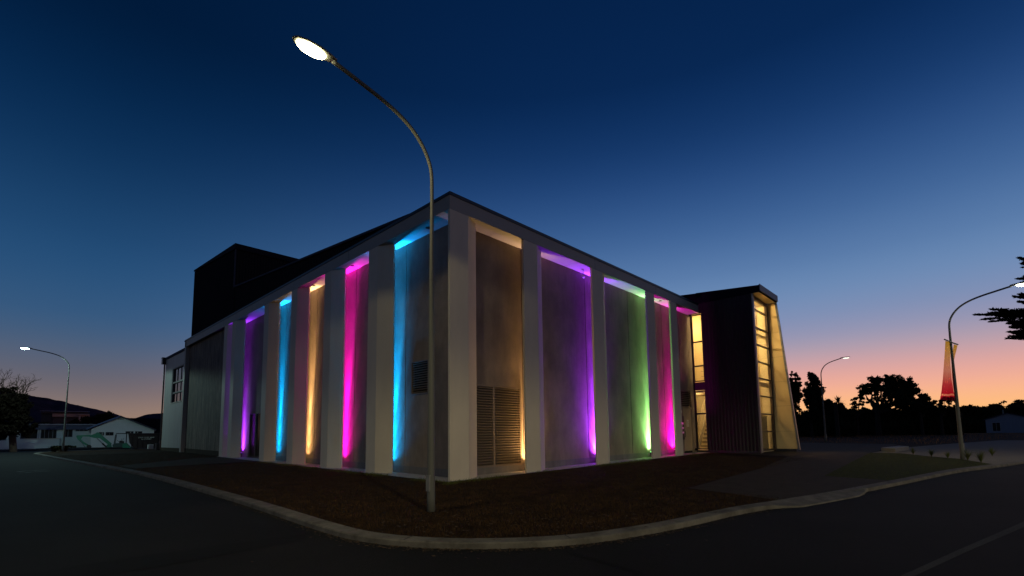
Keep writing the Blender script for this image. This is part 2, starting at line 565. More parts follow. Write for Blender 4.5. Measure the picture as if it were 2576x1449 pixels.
# worn paint dashes on the left road
rm = MB()
for (x, y, a, l) in [(-9.76, 21.78, .3, .55), (-9.66, 20.51, .3, .6), (-9.42, 21.98, .3, .5), (-9.38, 21.3, .3, .5), (-9.3, 20.5, .3, .5), (-10.08, 21.6, 1.1, .7), (-9.96, 20.3, .5, .5)]:
    c, s_ = math.cos(a) * l / 2, math.sin(a) * l / 2
    z_ = -.085
    rm.add([(x - c - s_ * .2, y - s_ + c * .2, zg(x, y) + z_), (x + c - s_ * .2, y + s_ + c * .2, zg(x, y) + z_), (x + c + s_ * .2, y + s_ - c * .2, zg(x, y) + z_), (x - c + s_ * .2, y - s_ - c * .2, zg(x, y) + z_)], [(0, 1, 2, 3)])
struct(rm.build('road_marking', ROADW))
# verge beyond the side street
struct(sheet('far_verge', [(-60, 69), (60, 66), (60, 120), (-60, 120)], CONC, -.02))


# ------------------------------------------------------------------ grass blades
def blades(name, poly, n, hmin, hmax, material, keep=None, seed=1, w=.006):
    r = random.Random(seed)
    xs = [p[0] for p in poly]; ys = [p[1] for p in poly]
    v = []; f = []

    def inside(x, y):
        c = False; j = len(poly) - 1
        for i in range(len(poly)):
            xi, yi = poly[i][0], poly[i][1]; xj, yj = poly[j][0], poly[j][1]
            if (yi > y) != (yj > y) and x < (xj - xi) * (y - yi) / (yj - yi) + xi: c = not c
            j = i
        return c
    made = 0
    while made < n:
        x = r.uniform(min(xs), max(xs)); y = r.uniform(min(ys), max(ys))
        if not inside(x, y) or (keep and not keep(x, y, r)):
            n -= .0005
            continue
        h = r.uniform(hmin, hmax); a = r.uniform(0, 6.28); z = zg(x, y) - .02
        dx, dy = math.cos(a) * w, math.sin(a) * w
        lx, ly = r.gauss(0, h * .45), r.gauss(0, h * .45)
        o = len(v)
        v += [(x - dx, y - dy, z), (x + dx, y + dy, z), (x + lx, y + ly, z + h)]
        f.append((o, o + 1, o + 2))
        made += 1
    me = bpy.data.meshes.new(name); me.from_pydata(v, [], f); me.materials.append(material)
    o = bpy.data.objects.new(name, me); COL.objects.link(o)
    return tag(o, kind='stuff')


def lawn_keep(x, y, r):
    if -.22 < x < 23 and y > -.22: return False
    if y > 17.4 and y < 25 and x > -6.4 and (y < 20.6 + (x + 6.4) * 1.0): return False
    if x > 2.3 and y < -6.9 + (x - 3.3) * .02: 
        if x > 2.9: return False
    if x > 19: return False
    d = math.hypot(x - CAM.x, y - CAM.y)
    return r.random() < min(1.0, (9.0 / d) ** 1.6 + .06)


near_lawn = [(p.x, p.y) for p in inner if p.y < 40 and p.x < 20] + [(20, 0), (0, 0), (0, 40)]
g1 = blades('grass', near_lawn, 95000, .02, .075, BLADE, lawn_keep, 5, .007)
g2 = blades('green_grass', [(9.49, -9.28), (27.18, -8.42), (27.4, -9.9), (22.9, -12.64), (19.26, -13.75), (14.84, -12.4), (9.04, -11.2)], 14000, .02, .055, BLADEG, None, 6, .007)
g3 = blades('weeds', [(-.75, -.75), (20, -.75), (20, -.15), (-.15, -.15), (-.15, 25), (-.75, 25)], 5200, .03, .13, BLADEG,
            lambda x, y, r: not (17.4 < y < 25.3) and math.sin(x * 1.7 + y * 2.1) + math.sin(x * .6 - y * .9 + 1) > -.1 and r.random() < max(.1, 1 - (-.15 - min(x, y)) * 1.6 if x > -.15 or y > -.15 else .9), 7, .007)

# dry field grass beyond the forecourt
fg_ = random.Random(9)
v = []; f = []
for i in range(26000):
    x = fg_.uniform(44, 120); y = fg_.uniform(-48, 46)
    if fg_.random() > (52 / x) ** 1.3: continue
    if y < -10.5 - (x - 44) * .24 and y > -23 - (x - 44) * .24: continue
    if y < 0 and x < 46: continue
    h = fg_.uniform(.15, .5); z = zg(x, y) - .2; a = fg_.uniform(0, 6.28); w_ = .03
    o_ = len(v)
    v += [(x - w_ * math.cos(a), y - w_ * math.sin(a), z), (x + w_ * math.cos(a), y + w_ * math.sin(a), z), (x + fg_.gauss(0, .12), y + fg_.gauss(0, .12), z + h)]
    f.append((o_, o_ + 1, o_ + 2))
me = bpy.data.meshes.new('field_grass'); me.from_pydata(v, [], f); me.materials.append(mat('straw_blade', (.33, .14, .045), .9, noise=.5, nscale=.15, spec=.1))
fo = bpy.data.objects.new('field_grass', me); COL.objects.link(fo); tag(fo, kind='stuff')
struct(sheet('field', [(44.9, 54), (44.9, -2.8), (43.9, -8.3), (37, -9.5), (44, -11), (60, -15.2), (160, -38), (300, -70), (300, 120), (60, 120), (60, 54)], FIELDM, -.02))

# ------------------------------------------------------------------ hills on the horizon
def ridge(name, prof, dist, depth, seed, material):
    r = random.Random(seed)
    pts = []
    for (x0, y0), (x1, y1) in zip(prof[:-1], prof[1:]):
        n = max(2, int(abs(x1 - x0) / 5))
        for k in range(n):
            t = k / n
            pts.append((x0 + (x1 - x0) * t, y0 + (y1 - y0) * t + r.uniform(-.45, .45)))
    pts.append(prof[-1])
    mb = MB(); rows = 9
    for j in range(rows):
        u = j / (rows - 1)
        for (px, py) in pts:
            p = at_dist(px, py, dist)
            top = p.z
            d = Vector((p.x - CAM.x, p.y - CAM.y, 0)).normalized()
            if u <= .7:
                k = u / .7; z = -2 + (top + 2) * k ** .8; off = -depth * (1 - k)
            else:
                k = (u - .7) / .3; z = top * (1 - k * k * 1.02); off = depth * k
            wob = (math.sin(px * .031 + j * 1.3) + .5 * math.sin(px * .083 + j)) * depth * .03 if 0 < u < .69 else 0
            mb.v.append((p.x + d.x * (off + wob), p.y + d.y * (off + wob), z))
    n = len(pts)
    for j in range(rows - 1):
        for i in range(n - 1):
            mb.f.append((j * n + i, j * n + i + 1, (j + 1) * n + i + 1, (j + 1) * n + i))
    return struct(mb.build(name, material, smooth=True))


ridge('hills', [(-500, 1010), (-300, 968), (-150, 955), (-40, 972), (30, 980), (60, 985), (82, 989.5), (102, 993), (121, 996), (142, 1003), (161, 1005.3), (171, 1009), (188, 1013), (196, 1013.4),
                (213.6, 1018.5), (230.6, 1022), (256, 1027), (273, 1033), (290, 1037), (307, 1044.5), (313, 1046.2), (330, 1050), (380, 1060)], 2600, 900, 4, HILLM)
ridge('far_hill', [(300, 1062), (330, 1052), (345, 1047), (359, 1042), (367.5, 1039), (385, 1037), (402, 1035.5), (440, 1033), (520, 1045), (640, 1075)], 3400, 700, 8, HILLM)
ridge('dark_ridge', [(265, 1066), (280, 1056), (312, 1048), (330, 1048), (360, 1048.5), (404, 1050), (470, 1053), (560, 1068)], 700, 200, 12, mat('dark_bush', (.012, .01, .012), 1, noise=.3, nscale=.05, spec=0))

# ================================================================== THE HALL
hall = thing('hall_building', 'large concrete hall with white angled fins lit in blue, magenta, amber, purple and green', 'building', (0, 0, 0))
D_ = .81
FZ0, FZ1 = 9.87, 10.395
# fascia band (two faces, mitred at the corner), cap flashing
fa = MB()
fa.prism([(0, 0), (22.2, 0), (22.2, .16), (.16, .16), (.16, 37.9), (0, 37.9)], FZ0, FZ1)
hf = fa.build('fascia', FASCIA, hall)
cp = MB()
cp.prism([(-.03, -.03), (22.23, -.03), (22.23, .3), (.3, .3), (.3, 38.3), (-.03, 38.3)], FZ1 + .004, FZ1 + .05)
cp.prism([(.0, .0), (22.2, 0), (22.2, .28), (.28, .28), (.28, 38.25), (0, 38.25)], FZ1 + .052, 10.54)
cp.build('cap_flashing', BLACK, hall)
def pieces(name, material, parent, boxes):
    for b_ in boxes:
        MB().box(*b_).build(name, material, parent)


pieces('fascia_joint', mat('joint_black', (.05, .05, .055), .9), hf, [(x, -.002, FZ0 + .002, x + .012, .01, FZ1 - .002) for x in (9.4, 15.9)] +
       [(-.002, y, FZ0 + .002, .01, y + .014, FZ1 - .002) for y in (1.0, 7.6, 13.9, 20.6, 26.7, 32.2)])
so = MB()
so.prism([(.165, .165), (22.2, .165), (22.2, D_), (D_, D_), (D_, 26.6), (.165, 26.6)], FZ0 + .004, FZ0 + .06)
soffit = so.build('soffit', SOFFIT, hall)
pieces('soffit_joint', mat('joint_grey', (.2, .2, .2), .9), soffit, [(x, .17, FZ0 + .001, x + .012, D_, FZ0 + .01) for x in (2.7, 5.4, 7.9, 10.9, 13.9, 16.7, 19.6)] +
       [(.17, y, FZ0 + .001, D_, y + .012, FZ0 + .01) for y in (2.8, 5.6, 8.4, 11.2, 14.0, 16.8, 19.6, 22.4)])

# precast wall panels behind the fins
def wall_panels_x(xs, gap=.045):
    for a, b in zip(xs[:-1], xs[1:]):
        holes = [h for h in RH if a <= h[0] and h[1] <= b]
        mb = MB()
        a2, b2 = a + gap / 2, b - gap / 2
        if not holes:
            mb.box(a2, D_, zg(a, D_) + .3, b2, D_ + .18, FZ0)
        else:
            h = holes[0]
            mb.box(a2, D_, zg(a, D_) + .3, h[0], D_ + .18, FZ0)
            mb.box(h[1], D_, zg(a, D_) + .3, b2, D_ + .18, FZ0)
            mb.box(h[0], D_, h[3], h[1], D_ + .18, FZ0)
            if h[2] > .34:
                mb.box(h[0], D_, zg(a, D_) + .3, h[1], D_ + .18, h[2])
        mb.build('wall_panel', WALL, hall)


RH = [(1.3, 4.56, .3, 3.6), (20.1, 22.13, .3, 4.45)]
wall_panels_x([.81, 4.72, 9.59, 13.9, 18.12, 22.68])
LH = [(2.3, 3.5, 3.27, 4.64), (20.4, 22.8, .3, 3.25)]
def wall_panels_y(ys, gap=.045):
    for a, b in zip(ys[:-1], ys[1:]):
        holes = [h for h in LH if a <= h[0] and h[1] <= b]
        mb = MB(); a2, b2 = a + gap / 2, b - gap / 2; zb = zg(D_, a) + .3
        if not holes:
            mb.box(D_, a2, zb, D_ + .18, b2, FZ0)
        else:
            h = holes[0]
            mb.box(D_, a2, zb, D_ + .18, h[0], FZ0); mb.box(D_, h[1], zb, D_ + .18, b2, FZ0)
            mb.box(D_, h[0], h[3], D_ + .18, h[1], FZ0)
            if h[2] > zb: mb.box(D_, h[0], zb, D_ + .18, h[1], h[2])
        mb.build('wall_panel', WALL, hall)


wall_panels_y([D_ + .19, 3.97, 8.3, 12.62, 16.9, 20.2, 24.6, 26.8])
bk = MB(); bk.box(D_ + .2, D_ + .2, 0, 22.4, D_ + .3, FZ0); bk.box(D_ + .2, D_ + .3, 0, D_ + .3, 26.8, FZ0)
bk.build('core_wall', DARKV, hall)
pl = MB()
pl.prism([(.79, .79), (20.0, .79), (20.0, .99), (.99, .99), (.99, 20.3), (.79, 20.3)], gz(-.1), gz(.3))
pl.prism([(.79, 22.9), (.99, 22.9), (.99, 26.6), (.79, 26.6)], gz(-.1), gz(.3))
pl.build('plinth', wall_concrete('plinth_concrete', (.13, .125, .12)), hall)
# bolt / tie holes on the wall
# fins ---------------------------------------------------------------
def fin_profile(w, mirror=False, first=False):
    """bent precast plate: front face w wide, then folded back 26 degrees"""
    s = .80; a = math.radians(26.5); t = .11
    B = Vector((w, 0)); C = B + Vector((math.cos(a), math.sin(a))) * s
    nb = Vector((-math.sin(a), math.cos(a))) * t
    return [(0, 0), (B.x, 0), (C.x, C.y), (C.x + nb.x, C.y + nb.y), (w - .02, t), (0, t)]


def fin_right(x, w):
    p = [(x + a, b) for a, b in fin_profile(w)]
    mb = MB(); mb.prism(p, gz(-.05), FZ0 - .003)
    return mb.build('fin', WHITE, hall, bevel=.008)


def fin_left(y, w):       # far edge at y, mirrored
    p = [(b, y - a) for a, b in fin_profile(w)]
    mb = MB(); mb.prism(p, gz(-.05), FZ0 - .003)
    return mb.build('fin', WHITE, hall, bevel=.008)


for x, w in [(0.0, .875), (3.99, .88), (9.11, .95), (14.72, .93), (17.77, .93)]: fin_right(x, w)
for y, w in [(5.72, .76), (10.05, .72), (14.2, .76), (18.38, .76), (24.62, .76), (26.45, .72)]: fin_left(y, w)

# louvres -------------------------------------------------------------
def louvre_x(x0, x1, z0, z1, muls, n, y=D_):
    fr = MB()
    fr.box(x0, y - .03, z0, x0 + .06, y + .12, z1); fr.box(x1 - .09, y - .03, z0, x1, y + .12, z1)
    fr.box(x0 + .06, y - .03, z1 - .07, x1 - .09, y + .12, z1); fr.box(x0 + .06, y - .03, z0, x1 - .09, y + .12, z0 + .07)
    for m_ in muls: fr.box(m_ - .05, y - .025, z0 + .07, m_ + .05, y + .12, z1 - .07)
    f_ = fr.build('louvre_vent', ALU, hall)
    b_ = MB(); b_.box(x0 + .06, y + .13, z0 + .05, x1 - .06, y + .14, z1 - .05); b_.build('void', DARKV, f_)
    sl = MB()
    for i in range(n):
        z = z0 + .1 + (z1 - z0 - .2) * i / (n - 1)
        sl.slab((x0 + .06, y - .012, z - .028), (x1 - .09, y - .012, z - .028), (x1 - .09, y + .11, z + .03), (x0 + .06, y + .11, z + .03), (0, -.5, .86), .008)
        sl.box(x0 + .06, y - .024, z - .050, x1 - .09, y - .013, z - .012)
    sl.build('louvre_blade', mat('louvre_blade_metal', (.115, .085, .058), .5), f_)
    return f_


louvre_x(1.3, 4.56, .3, 3.6, [2.92], 31)
lb = MB(); lb.box(1.3, D_ - .008, .02, 4.56, D_ + .1, .298); lb.build('sill_panel', ALU, hall)
lf = louvre_x(20.1, 22.1, 3.25, 4.45, [], 9)
lf['label'] = 'small louvre grille above the side door'

fr = MB(); y0, y1, z0, z1 = 2.3, 3.5, 3.27, 4.64; x = D_
fr.box(x - .05, y0, z0, x + .1, y0 + .05, z1); fr.box(x - .05, y1 - .05, z0, x + .1, y1, z1)
fr.box(x - .05, y0 + .05, z1 - .05, x + .1, y1 - .05, z1); fr.box(x - .05, y0 + .05, z0, x + .1, y1 - .05, z0 + .05)
f_ = fr.build('louvre_vent', ALU, hall); f_['label'] = 'square louvre vent high on the blue-lit wall'
b_ = MB(); b_.box(x + .11, y0, z0, x + .12, y1, z1); b_.build('void', DARKV, f_)
sl = MB()
for i in range(13):
    z = z0 + .1 + (z1 - z0 - .2) * i / 12
    sl.slab((x - .03, y1 - .05, z - .03), (x - .03, y0 + .05, z - .03), (x + .07, y0 + .05, z + .03), (x + .07, y1 - .05, z + .03), (-.5, 0, .86), .01)
sl.build('louvre_blade', ALU, f_)

# side door right of the last fin, beside the stair tower
d_ = MB(); d_.box(20.75, D_ + .03, .32, 22.08, D_ + .08, 3.18)
dr = d_.build('door', mat('beige_door_paint', (.38, .30, .19), .5, noise=.08), hall)
fr = MB(); fr.box(20.68, D_ - .01, .3, 20.75, D_ + .1, 3.25); fr.box(22.08, D_ - .01, .3, 22.13, D_ + .1, 3.25); fr.box(20.75, D_ - .01, 3.18, 22.08, D_ + .1, 3.25)
fr.build('door_frame', mat('door_frame_tan', (.3, .24, .15), .5), dr)
hd = MB(); hd.tube([(20.86, D_ - .02, 1.25), (20.86, D_ - .05, 1.3), (20.86, D_ - .05, 1.6), (20.86, D_ - .02, 1.65)], .015, 8); hd.build('handle', FRAME, dr)
pn = MB()
pn.box(21.28, D_ + .012, 1.95, 21.62, D_ + .028, 2.42); pn = pn.build('notice', SIGNW, dr)
nl = MB()
for i in range(4): nl.box(21.32, D_ + .008, 2.32 - i * .09, 21.32 + (.2 if i % 2 else .26), D_ + .011, 2.345 - i * .09)
nl.build('printed_line', FRAME, pn)
rs = MB(); rs.tube([(20.35, D_ - .02, 2.95), (20.35, D_ - .035, 2.95)], .2, 20); rs = rs.build('warning_sign', RED, hall)
rr = MB(); rr.tube([(20.35, D_ - .036, 2.95), (20.35, D_ - .04, 2.95)], .14, 20); rr.build('sign_face', SIGNW, rs)
cab = MB(); cab.box(20.12, D_ - .14, 1.1, 20.5, D_, 2.65); cabo = cab.build('service_cabinet', mat('cabinet_brown', (.06, .045, .035), .5), hall)
pieces('label_plate', SIGNW, cabo, [(20.2, D_ - .15, 1.5 + i * .3, 20.42, D_ - .14, 1.62 + i * .3) for i in range(3)])
pd = MB(); pd.box(20.1, D_ + .0, .0, 20.68, D_ + .16, 3.25); pd.build('door_side_panel', WALL, hall)

# glazed door in the purple bay of the long side
gd_ = MB(); gd_.box(D_ + .06, 20.45, .25, D_ + .07, 22.75, 3.2); g_ = gd_.build('glass_door', glass('door_glass', (.3, .32, .35), 1.5, .12, .7), hall)
gf = MB()
for (a, b) in ((20.4, 20.46), (21.55, 21.65), (22.74, 22.8)): gf.box(D_ - .01, a, .25, D_ + .1, b, 3.2)
gf.box(D_ - .01, 20.4, 3.2, D_ + .1, 22.8, 3.26); gf.box(D_ - .01, 20.46, .25, D_ + .1, 22.74, .32)
gf.build('door_frame', FRAME, g_)
gb = MB(); gb.box(D_ + .17, 20.4, .25, D_ + .18, 22.8, 3.25); gb.build('dark_lobby', DARKV, hall)

# board formed wall and end pier of the long side
bw = MB()
ys = [26.55, 28.6, 30.7, 33.0, 35.3, 37.55]
for a, b in zip(ys[:-1], ys[1:]): bw.prism([(.3, a + .012), (.5, a + .012), (.5, b - .012), (.3, b - .012)], gz(.0), FZ0)
bw.build('board_formed_wall', PLANK, hall)
bb = MB(); bb.prism([(.29, 26.5), (.5, 26.5), (.5, 37.6), (.29, 37.6)], gz(-.1), gz(.34)); bb.build('wall_footing', CONC, hall)
b2 = MB(); b2.box(.51, 26.5, 0, .6, 37.6, FZ0); b2.build('core_wall', DARKV, hall)
pr_ = MB(); pr_.prism([(.0, 37.62), (.5, 37.62), (.5, 38.1), (0, 38.1)], gz(-.1), 10.39); pr_.build('end_pier', FASCIA, hall)
es = MB(); es.prism([(.165, 26.6), (.5, 26.6), (.5, 37.62), (.165, 37.62)], FZ0 + .004, FZ0 + .05); es.build('eave_soffit', BLACK, hall)

# dark corrugated upper wall whose top climbs to the fly tower
def corr(mb, p0, p1, zb, zt, pitch=.2, dep=.03):
    p0 = Vector(p0).to_3d(); p1 = Vector(p1).to_3d(); L_ = (p1 - p0).length; t = (p1 - p0) / L_
    nrm_ = Vector((t.y, -t.x, 0)); n = int(L_ / pitch) * 4; o = len(mb.v); pat = (0, 0, 1, 1)
    for i in range(n + 1):
        q = p0 + t * L_ * (i / n) + nrm_ * (dep * (1 if (i % 4) in (1, 2) else 0))
        u = i / n
        mb.v.append((q.x, q.y, zb(u) if callable(zb) else zb)); mb.v.append((q.x, q.y, zt(u) if callable(zt) else zt))
    for i in range(n): mb.f.append((o + 2 * i, o + 2 * i + 2, o + 2 * i + 3, o + 2 * i + 1))


uw = MB()
Y0, Y1 = 2.7, 25.2
zt = lambda y: 10.54 + (y - Y0) * (12.58 - 10.54) / (Y1 - Y0)
uw.prism([(.26, Y0), (.26, Y1 + .3), (.5, Y1 + .3), (.5, Y0)], 10.5, lambda x, y: zt(y))
corr(uw, (.25, Y1), (.25, Y0), 10.5, lambda u: zt(Y1 + (Y0 - Y1) * u))
uw.build('upper_wall', CLADM, hall)
rf = MB(); rf.prism([(.14, Y0 + .1), (.14, Y1), (22.0, Y1), (22.0, Y0 + .1)], lambda x, y: zt(y) + .004, lambda x, y: zt(y) + .12)
rf.build('roof', TRIM, hall)
r2 = MB(); r2.box(.3, .3, 10.3, 22.2, 3, 10.52); r2.build('flat_roof', BLACK, hall)
# fly tower
ft = MB(); TY0, TY1 = 25.2, 36.6
ztw = lambda y: 15.5 + (y - TY0) * .098
ft.prism([(.2, TY0), (18, TY0), (18, TY1), (.2, TY1)], 10.5, lambda x, y: ztw(y))
corr(ft, (.19, TY1), (.19, TY0 + .05), 10.55, lambda u: ztw(TY1 + (TY0 - TY1) * u))
corr(ft, (.25, TY0 - .01), (18, TY0 - .01), 10.55, 15.5)
ftw = ft.build('fly_tower', CLADM, hall)
fr_ = MB(); fr_.prism([(.08, TY0 - .15), (18.1, TY0 - .15), (18.1, TY1 + .05), (.08, TY1 + .05)], lambda x, y: ztw(y) + .01, lambda x, y: ztw(y) + .13 + .25 * max(0, 1 - (y - TY0) / .8))
fr_.build('tower_roof', mat('tower_roof_flashing', (.008, .01, .018), .8, spec=.1), ftw)
fc = MB(); fc.box(.12, TY0 - .08, 12.6, .2, TY0 + .06, 15.5); fc.build('corner_flashing', TRIM, ftw)
f2 = MB(); f2.box(.14, TY1 - .02, 10.6, .2, TY1 + .04, 16.6); f2.build('corner_flashing', mat('edge_flashing', (.012, .018, .035), .8, spec=.1), ftw)

# end annex -----------------------------------------------------------
an = MB()
ax0, ay0, ay1, az = .06, 38.12, 45.75, 9.82
wy0, wy1, wz0, wz1 = 38.35, 42.7, 5.0, 8.36
js = [38.12, 39.25, 40.65, 42.7, 44.35, 45.2, 45.75]
for a, b in zip(js[:-1], js[1:]):
    g = .012
    if b <= 42.71:
        an.box(ax0, max(a, 38.12) + g, .75, ax0 + .15, b - g, wz0)
        an.box(ax0, a + g, wz1, ax0 + .15, b - g, 9.6)
    else:
        an.box(ax0, a + g, .75, ax0 + .15, b - g, 9.6)
an.box(ax0, 38.12, wz0, ax0 + .15, wy0, wz1)
anx = an.build('annex_wall', PANEL, hall)
m2 = MB(); m2.box(ax0 + .4, 38.12, .3, 12, 45.7, wz0 - .02); m2.box(ax0 + .4, 38.12, wz1 + .02, 12, 45.7, 9.6); m2.box(ax0 + .16, 42.72, .3, 12, 45.7, 9.6)
m2.box(6, 38.12, wz0, 12, 45.7, wz1); m2.box(ax0 + .16, 38.12, .3, ax0 + .39, 42.7, wz0 - .02)
m2.build('annex_core', mat('annex_room_grey', (.15, .15, .15), .9), hall)
ac = MB(); ac.prism([(-.02, 38.1), (12, 38.1), (12, 45.85), (-.02, 45.85)], 9.6, az); ac.build('annex_parapet', TRIM, hall)
ab = MB(); ab.prism([(.02, 38.1), (.4, 38.1), (.4, 45.8), (.02, 45.8)], gz(-.1), .74); ab.build('annex_footing', CONC, hall)
wf = MB()
wf.box(ax0 + .02, wy1 - .22, wz0, ax0 + .3, wy1, wz1)
wf.box(ax0 + .02, wy0, wz1 - .08, ax0 + .3, wy1 - .22, wz1); wf.box(ax0 + .02, wy0, wz0, ax0 + .3, wy1 - .22, wz0 + .07)
for i in (1, 2): wf.box(ax0 + .1, wy0 + (wy1 - wy0 - .2) * i / 3 - .03, wz0 + .07, ax0 + .2, wy0 + (wy1 - wy0 - .2) * i / 3 + .03, wz1 - .08)
for z in (5.95, 6.95): wf.box(ax0 + .05, wy0, z - .07, ax0 + .25, wy1 - .22, z + .07)
aw = wf.build('window', mat('grey_steel_window_frame', (.05, .05, .06), .5), hall)
wp = MB(); wp.box(ax0 + .15, wy0, wz0 + .07, ax0 + .16, wy1 - .22, wz1 - .08); wp.build('pane', GLASSD, aw)
ws = MB(); ws.box(ax0 - .06, wy0, wz0 - .05, ax0 + .2, wy1 + .02, wz0 - .002); ws.build('sill', WHITE, aw)
dp = MB(); dp.tube([(.0, 45.98, .6), (.0, 45.98, 9.25)], .07, 10); dpo = dp.build('downpipe', FRAME, hall)
rh = MB(); rh.box(-.2, 45.82, 9.2, .25, 46.45, 9.82); rh.box(-.24, 45.8, 9.82, .28, 46.5, 9.86); rh.build('rainwater_head', FRAME, dpo)

# stair tower ---------------------------------------------------------
TX = 22.7; FY = -3.2; RX = 26.4
def troof(x, y): return 11.1 + max(0, (y + 3.8)) * .085
# outer wall facing the fins: corrugated
cw = MB()
corr(cw, (TX, .02), (TX, -3.33), .32, 10.64, .21, .035)
cw.box(TX + .01, -3.33, .1, TX + .1, .0, 10.64)
cw.box(TX + .0, -.02, 4.5, TX + .1, .95, 5.06)
cw.box(TX + .0, .95 - .2, .3, TX + .1, .95, 10.64)
cw.box(TX + .0, -.02, 9.96, TX + .1, .75, 10.64)
tw = cw.build('tower_wall', CLAD, hall)
tb = MB(); tb.box(TX - .03, -3.35, .0, TX + .1, .8, .32); tb.build('tower_plinth', BLACK, hall)
tt = MB(); tt.box(TX - .04, -3.42, .2, TX + .22, -3.34, 10.64); tt.build('edge_trim', mat('bronze_edge_trim', (.22, .2, .2), .4, metal=.3), hall)
# strip windows beside the corner
for (a, b, muls) in ((5.1, 9.92, (6.21, 7.93)), (.38, 4.46, (2.85,))):
    w_ = MB()
    w_.box(TX - .03, .70, a, TX + .08, .80, b); w_.box(TX - .03, -.02, a, TX + .08, .05, b)
    w_.box(TX - .03, .05, b - .09, TX + .08, .70, b); w_.box(TX - .03, .05, a, TX + .08, .70, a + .07)
    for z in muls: w_.box(TX - .03, .05, z - .05, TX + .08, .70, z + .05)
    wo = w_.build('window', FRAME, hall)
    p_ = MB(); p_.box(TX + .02, .05, a + .07, TX + .026, .70, b - .09); p_.build('pane', GLASS, wo)
# curtain wall facing the forecourt
zs = [.33, 1.55, 2.72, 3.91, 5.10, 6.21, 7.37, 8.54, 9.78, 10.45]
cm = MB()
cm.box(TX + .22, FY - .05, .25, TX + .32, FY + .1, 10.64); cm.box(RX - .26, FY - .06, .25, RX - .02, FY + .1, 10.64)
for z in zs: cm.box(TX + .32, FY - .05, z - .045, RX - .26, FY + .08, z + .045)
cm.box(TX + .32, FY - .04, 10.49, RX - .26, FY + .08, 10.64)
cmo = cm.build('curtain_wall', mat('bronze_mullion', (.05, .03, .02), .4, metal=.2), hall)
for a, b in zip(zs[:-1], zs[1:]):
    p_ = MB(); p_.box(TX + .32, FY, a + .045, RX - .26, FY + .006, b - .045); p_.build('pane', GLASS, cmo)
# cream lined fin and canopy
fn_ = MB()
poly = [(FY - .07, .36), (FY - .07, 10.63), (-3.74, 10.63), (-4.58, .36)]
o_ = len(fn_.v)
for X in (RX, RX + .10):
    fn_.v += [(X, y, z) for y, z in poly]
fn_.f += [(0, 1, 2, 3), (7, 6, 5, 4), (0, 4, 5, 1), (1, 5, 6, 2), (2, 6, 7, 3), (3, 7, 4, 0)]
fno = fn_.build('canopy_fin', CREAM, hall)
pieces('panel_joint', mat('cream_joint', (.2, .16, .1), .9), fno,
       [(RX - .003, -4.58 + (z - .36) * (.84 / 10.27) + .02, z, RX + .002, FY - .08, z + .012) for z in (1.55, 3.3, 5.0, 6.75, 8.5)])
fo_ = MB()
q = [(-4.58, .3), (-3.74, 10.64)]
fo_.v = [(RX - .03, q[0][0], q[0][1]), (RX + .14, q[0][0], q[0][1]), (RX + .14, q[1][0], q[1][1]), (RX - .03, q[1][0], q[1][1]),
         (RX - .03, q[0][0] - .12, q[0][1]), (RX + .14, q[0][0] - .12, q[0][1]), (RX + .14, q[1][0] - .12, q[1][1]), (RX - .03, q[1][0] - .12, q[1][1])]
fo_.f = [(0, 3, 2, 1), (4, 5, 6, 7), (0, 4, 7, 3), (1, 2, 6, 5), (0, 1, 5, 4), (3, 7, 6, 2)]
fo_.build('edge_flashing', mat('fin_edge_steel', (.16, .17, .2), .35, metal=.6), fno)
fb = MB(); fb.box(RX - .01, -4.5, .1, RX + .09, FY, .355); fb.build('fin_base', BLACK, hall)
ow = MB(); ow.box(RX + .11, FY - .1, .1, RX + .25, 8, 10.6); ow.build('outer_wall', CLAD, hall)
rf2 = MB(); rf2.prism([(TX - .08, -3.86), (RX + .16, -3.86), (RX + .16, 8), (TX + .02, 8), (TX + .02, .3), (TX - .08, .3)], 10.66, troof)
rf2.build('canopy_roof', mat('canopy_roof_blue_black', (.006, .007, .012), .9, spec=.04), hall)
rs2 = MB(); rs2.box(TX + .02, -3.8, 10.642, RX - .02, FY - .02, 10.655); rs2.build('canopy_soffit', CREAM, hall)
cf = MB(); cf.prism([(TX - .12, -3.92), (RX + .2, -3.92), (RX + .2, -3.87), (TX - .12, -3.87)], 10.72, 11.15); cf.build('canopy_fascia', mat('fascia_steel_blue', (.02, .03, .065), .5), hall)
# the lit stairwell behind the glass
iw = MB()
iw.box(TX + .11, 2.5, .3, RX, 2.6, 10.5); iw.box(RX - .02, FY + .12, .3, RX + .08, 2.5, 10.5)
iw.box(TX + .11, .95, .3, TX + .2, 2.5, 10.5)
iw.box(TX + .11, FY + .12, .33, TX + .14, -.02, 10.5)
iw.box(TX + .11, FY + .1, 10.5, RX + .05, 2.6, 10.62)
iw.box(24.6, .6, 5.2, 24.75, 2.5, 10.5)
iw.box(TX + .9, 1.6, .3, 24.2, 1.7, 4.3)
iw.build('stairwell_wall', INTW, hall)
scr = MB(); scr.box(TX + .4, FY + .35, .34, RX - .3, FY + .42, 2.6); scr.box(TX + .4, FY + .3, 2.6, RX - .3, FY + .5, 2.66)  # added dark panel that shades the lower panes of the curtain wall
scr.build('darkening_screen', mat('darkening_screen_brown', (.10, .06, .03), .5, noise=.2), hall)
pieces('stairwell_floor', mat('stair_floor_cream', (.5, .42, .3), .7), hall, [(TX + .1, FY + .1, .2, RX, 2.6, .33), (TX + .2, .9, 4.35, RX, 2.5, 4.9)])
st = MB()
for i in range(14):
    st.box(23.4 + i * .2, -.2, .5 + i * .28, 23.6 + i * .2, .8, .66 + i * .28)
st.slab((23.2, -.25, .45), (26.2, -.25, 4.65), (26.2, -.25, 4.25), (23.2, -.25, .05), (0, 1, 0), .06)
st.slab((23.2, .84, .75), (26.2, .84, 4.95), (26.2, .84, 4.45), (23.2, .84, .25), (0, 1, 0), .06)
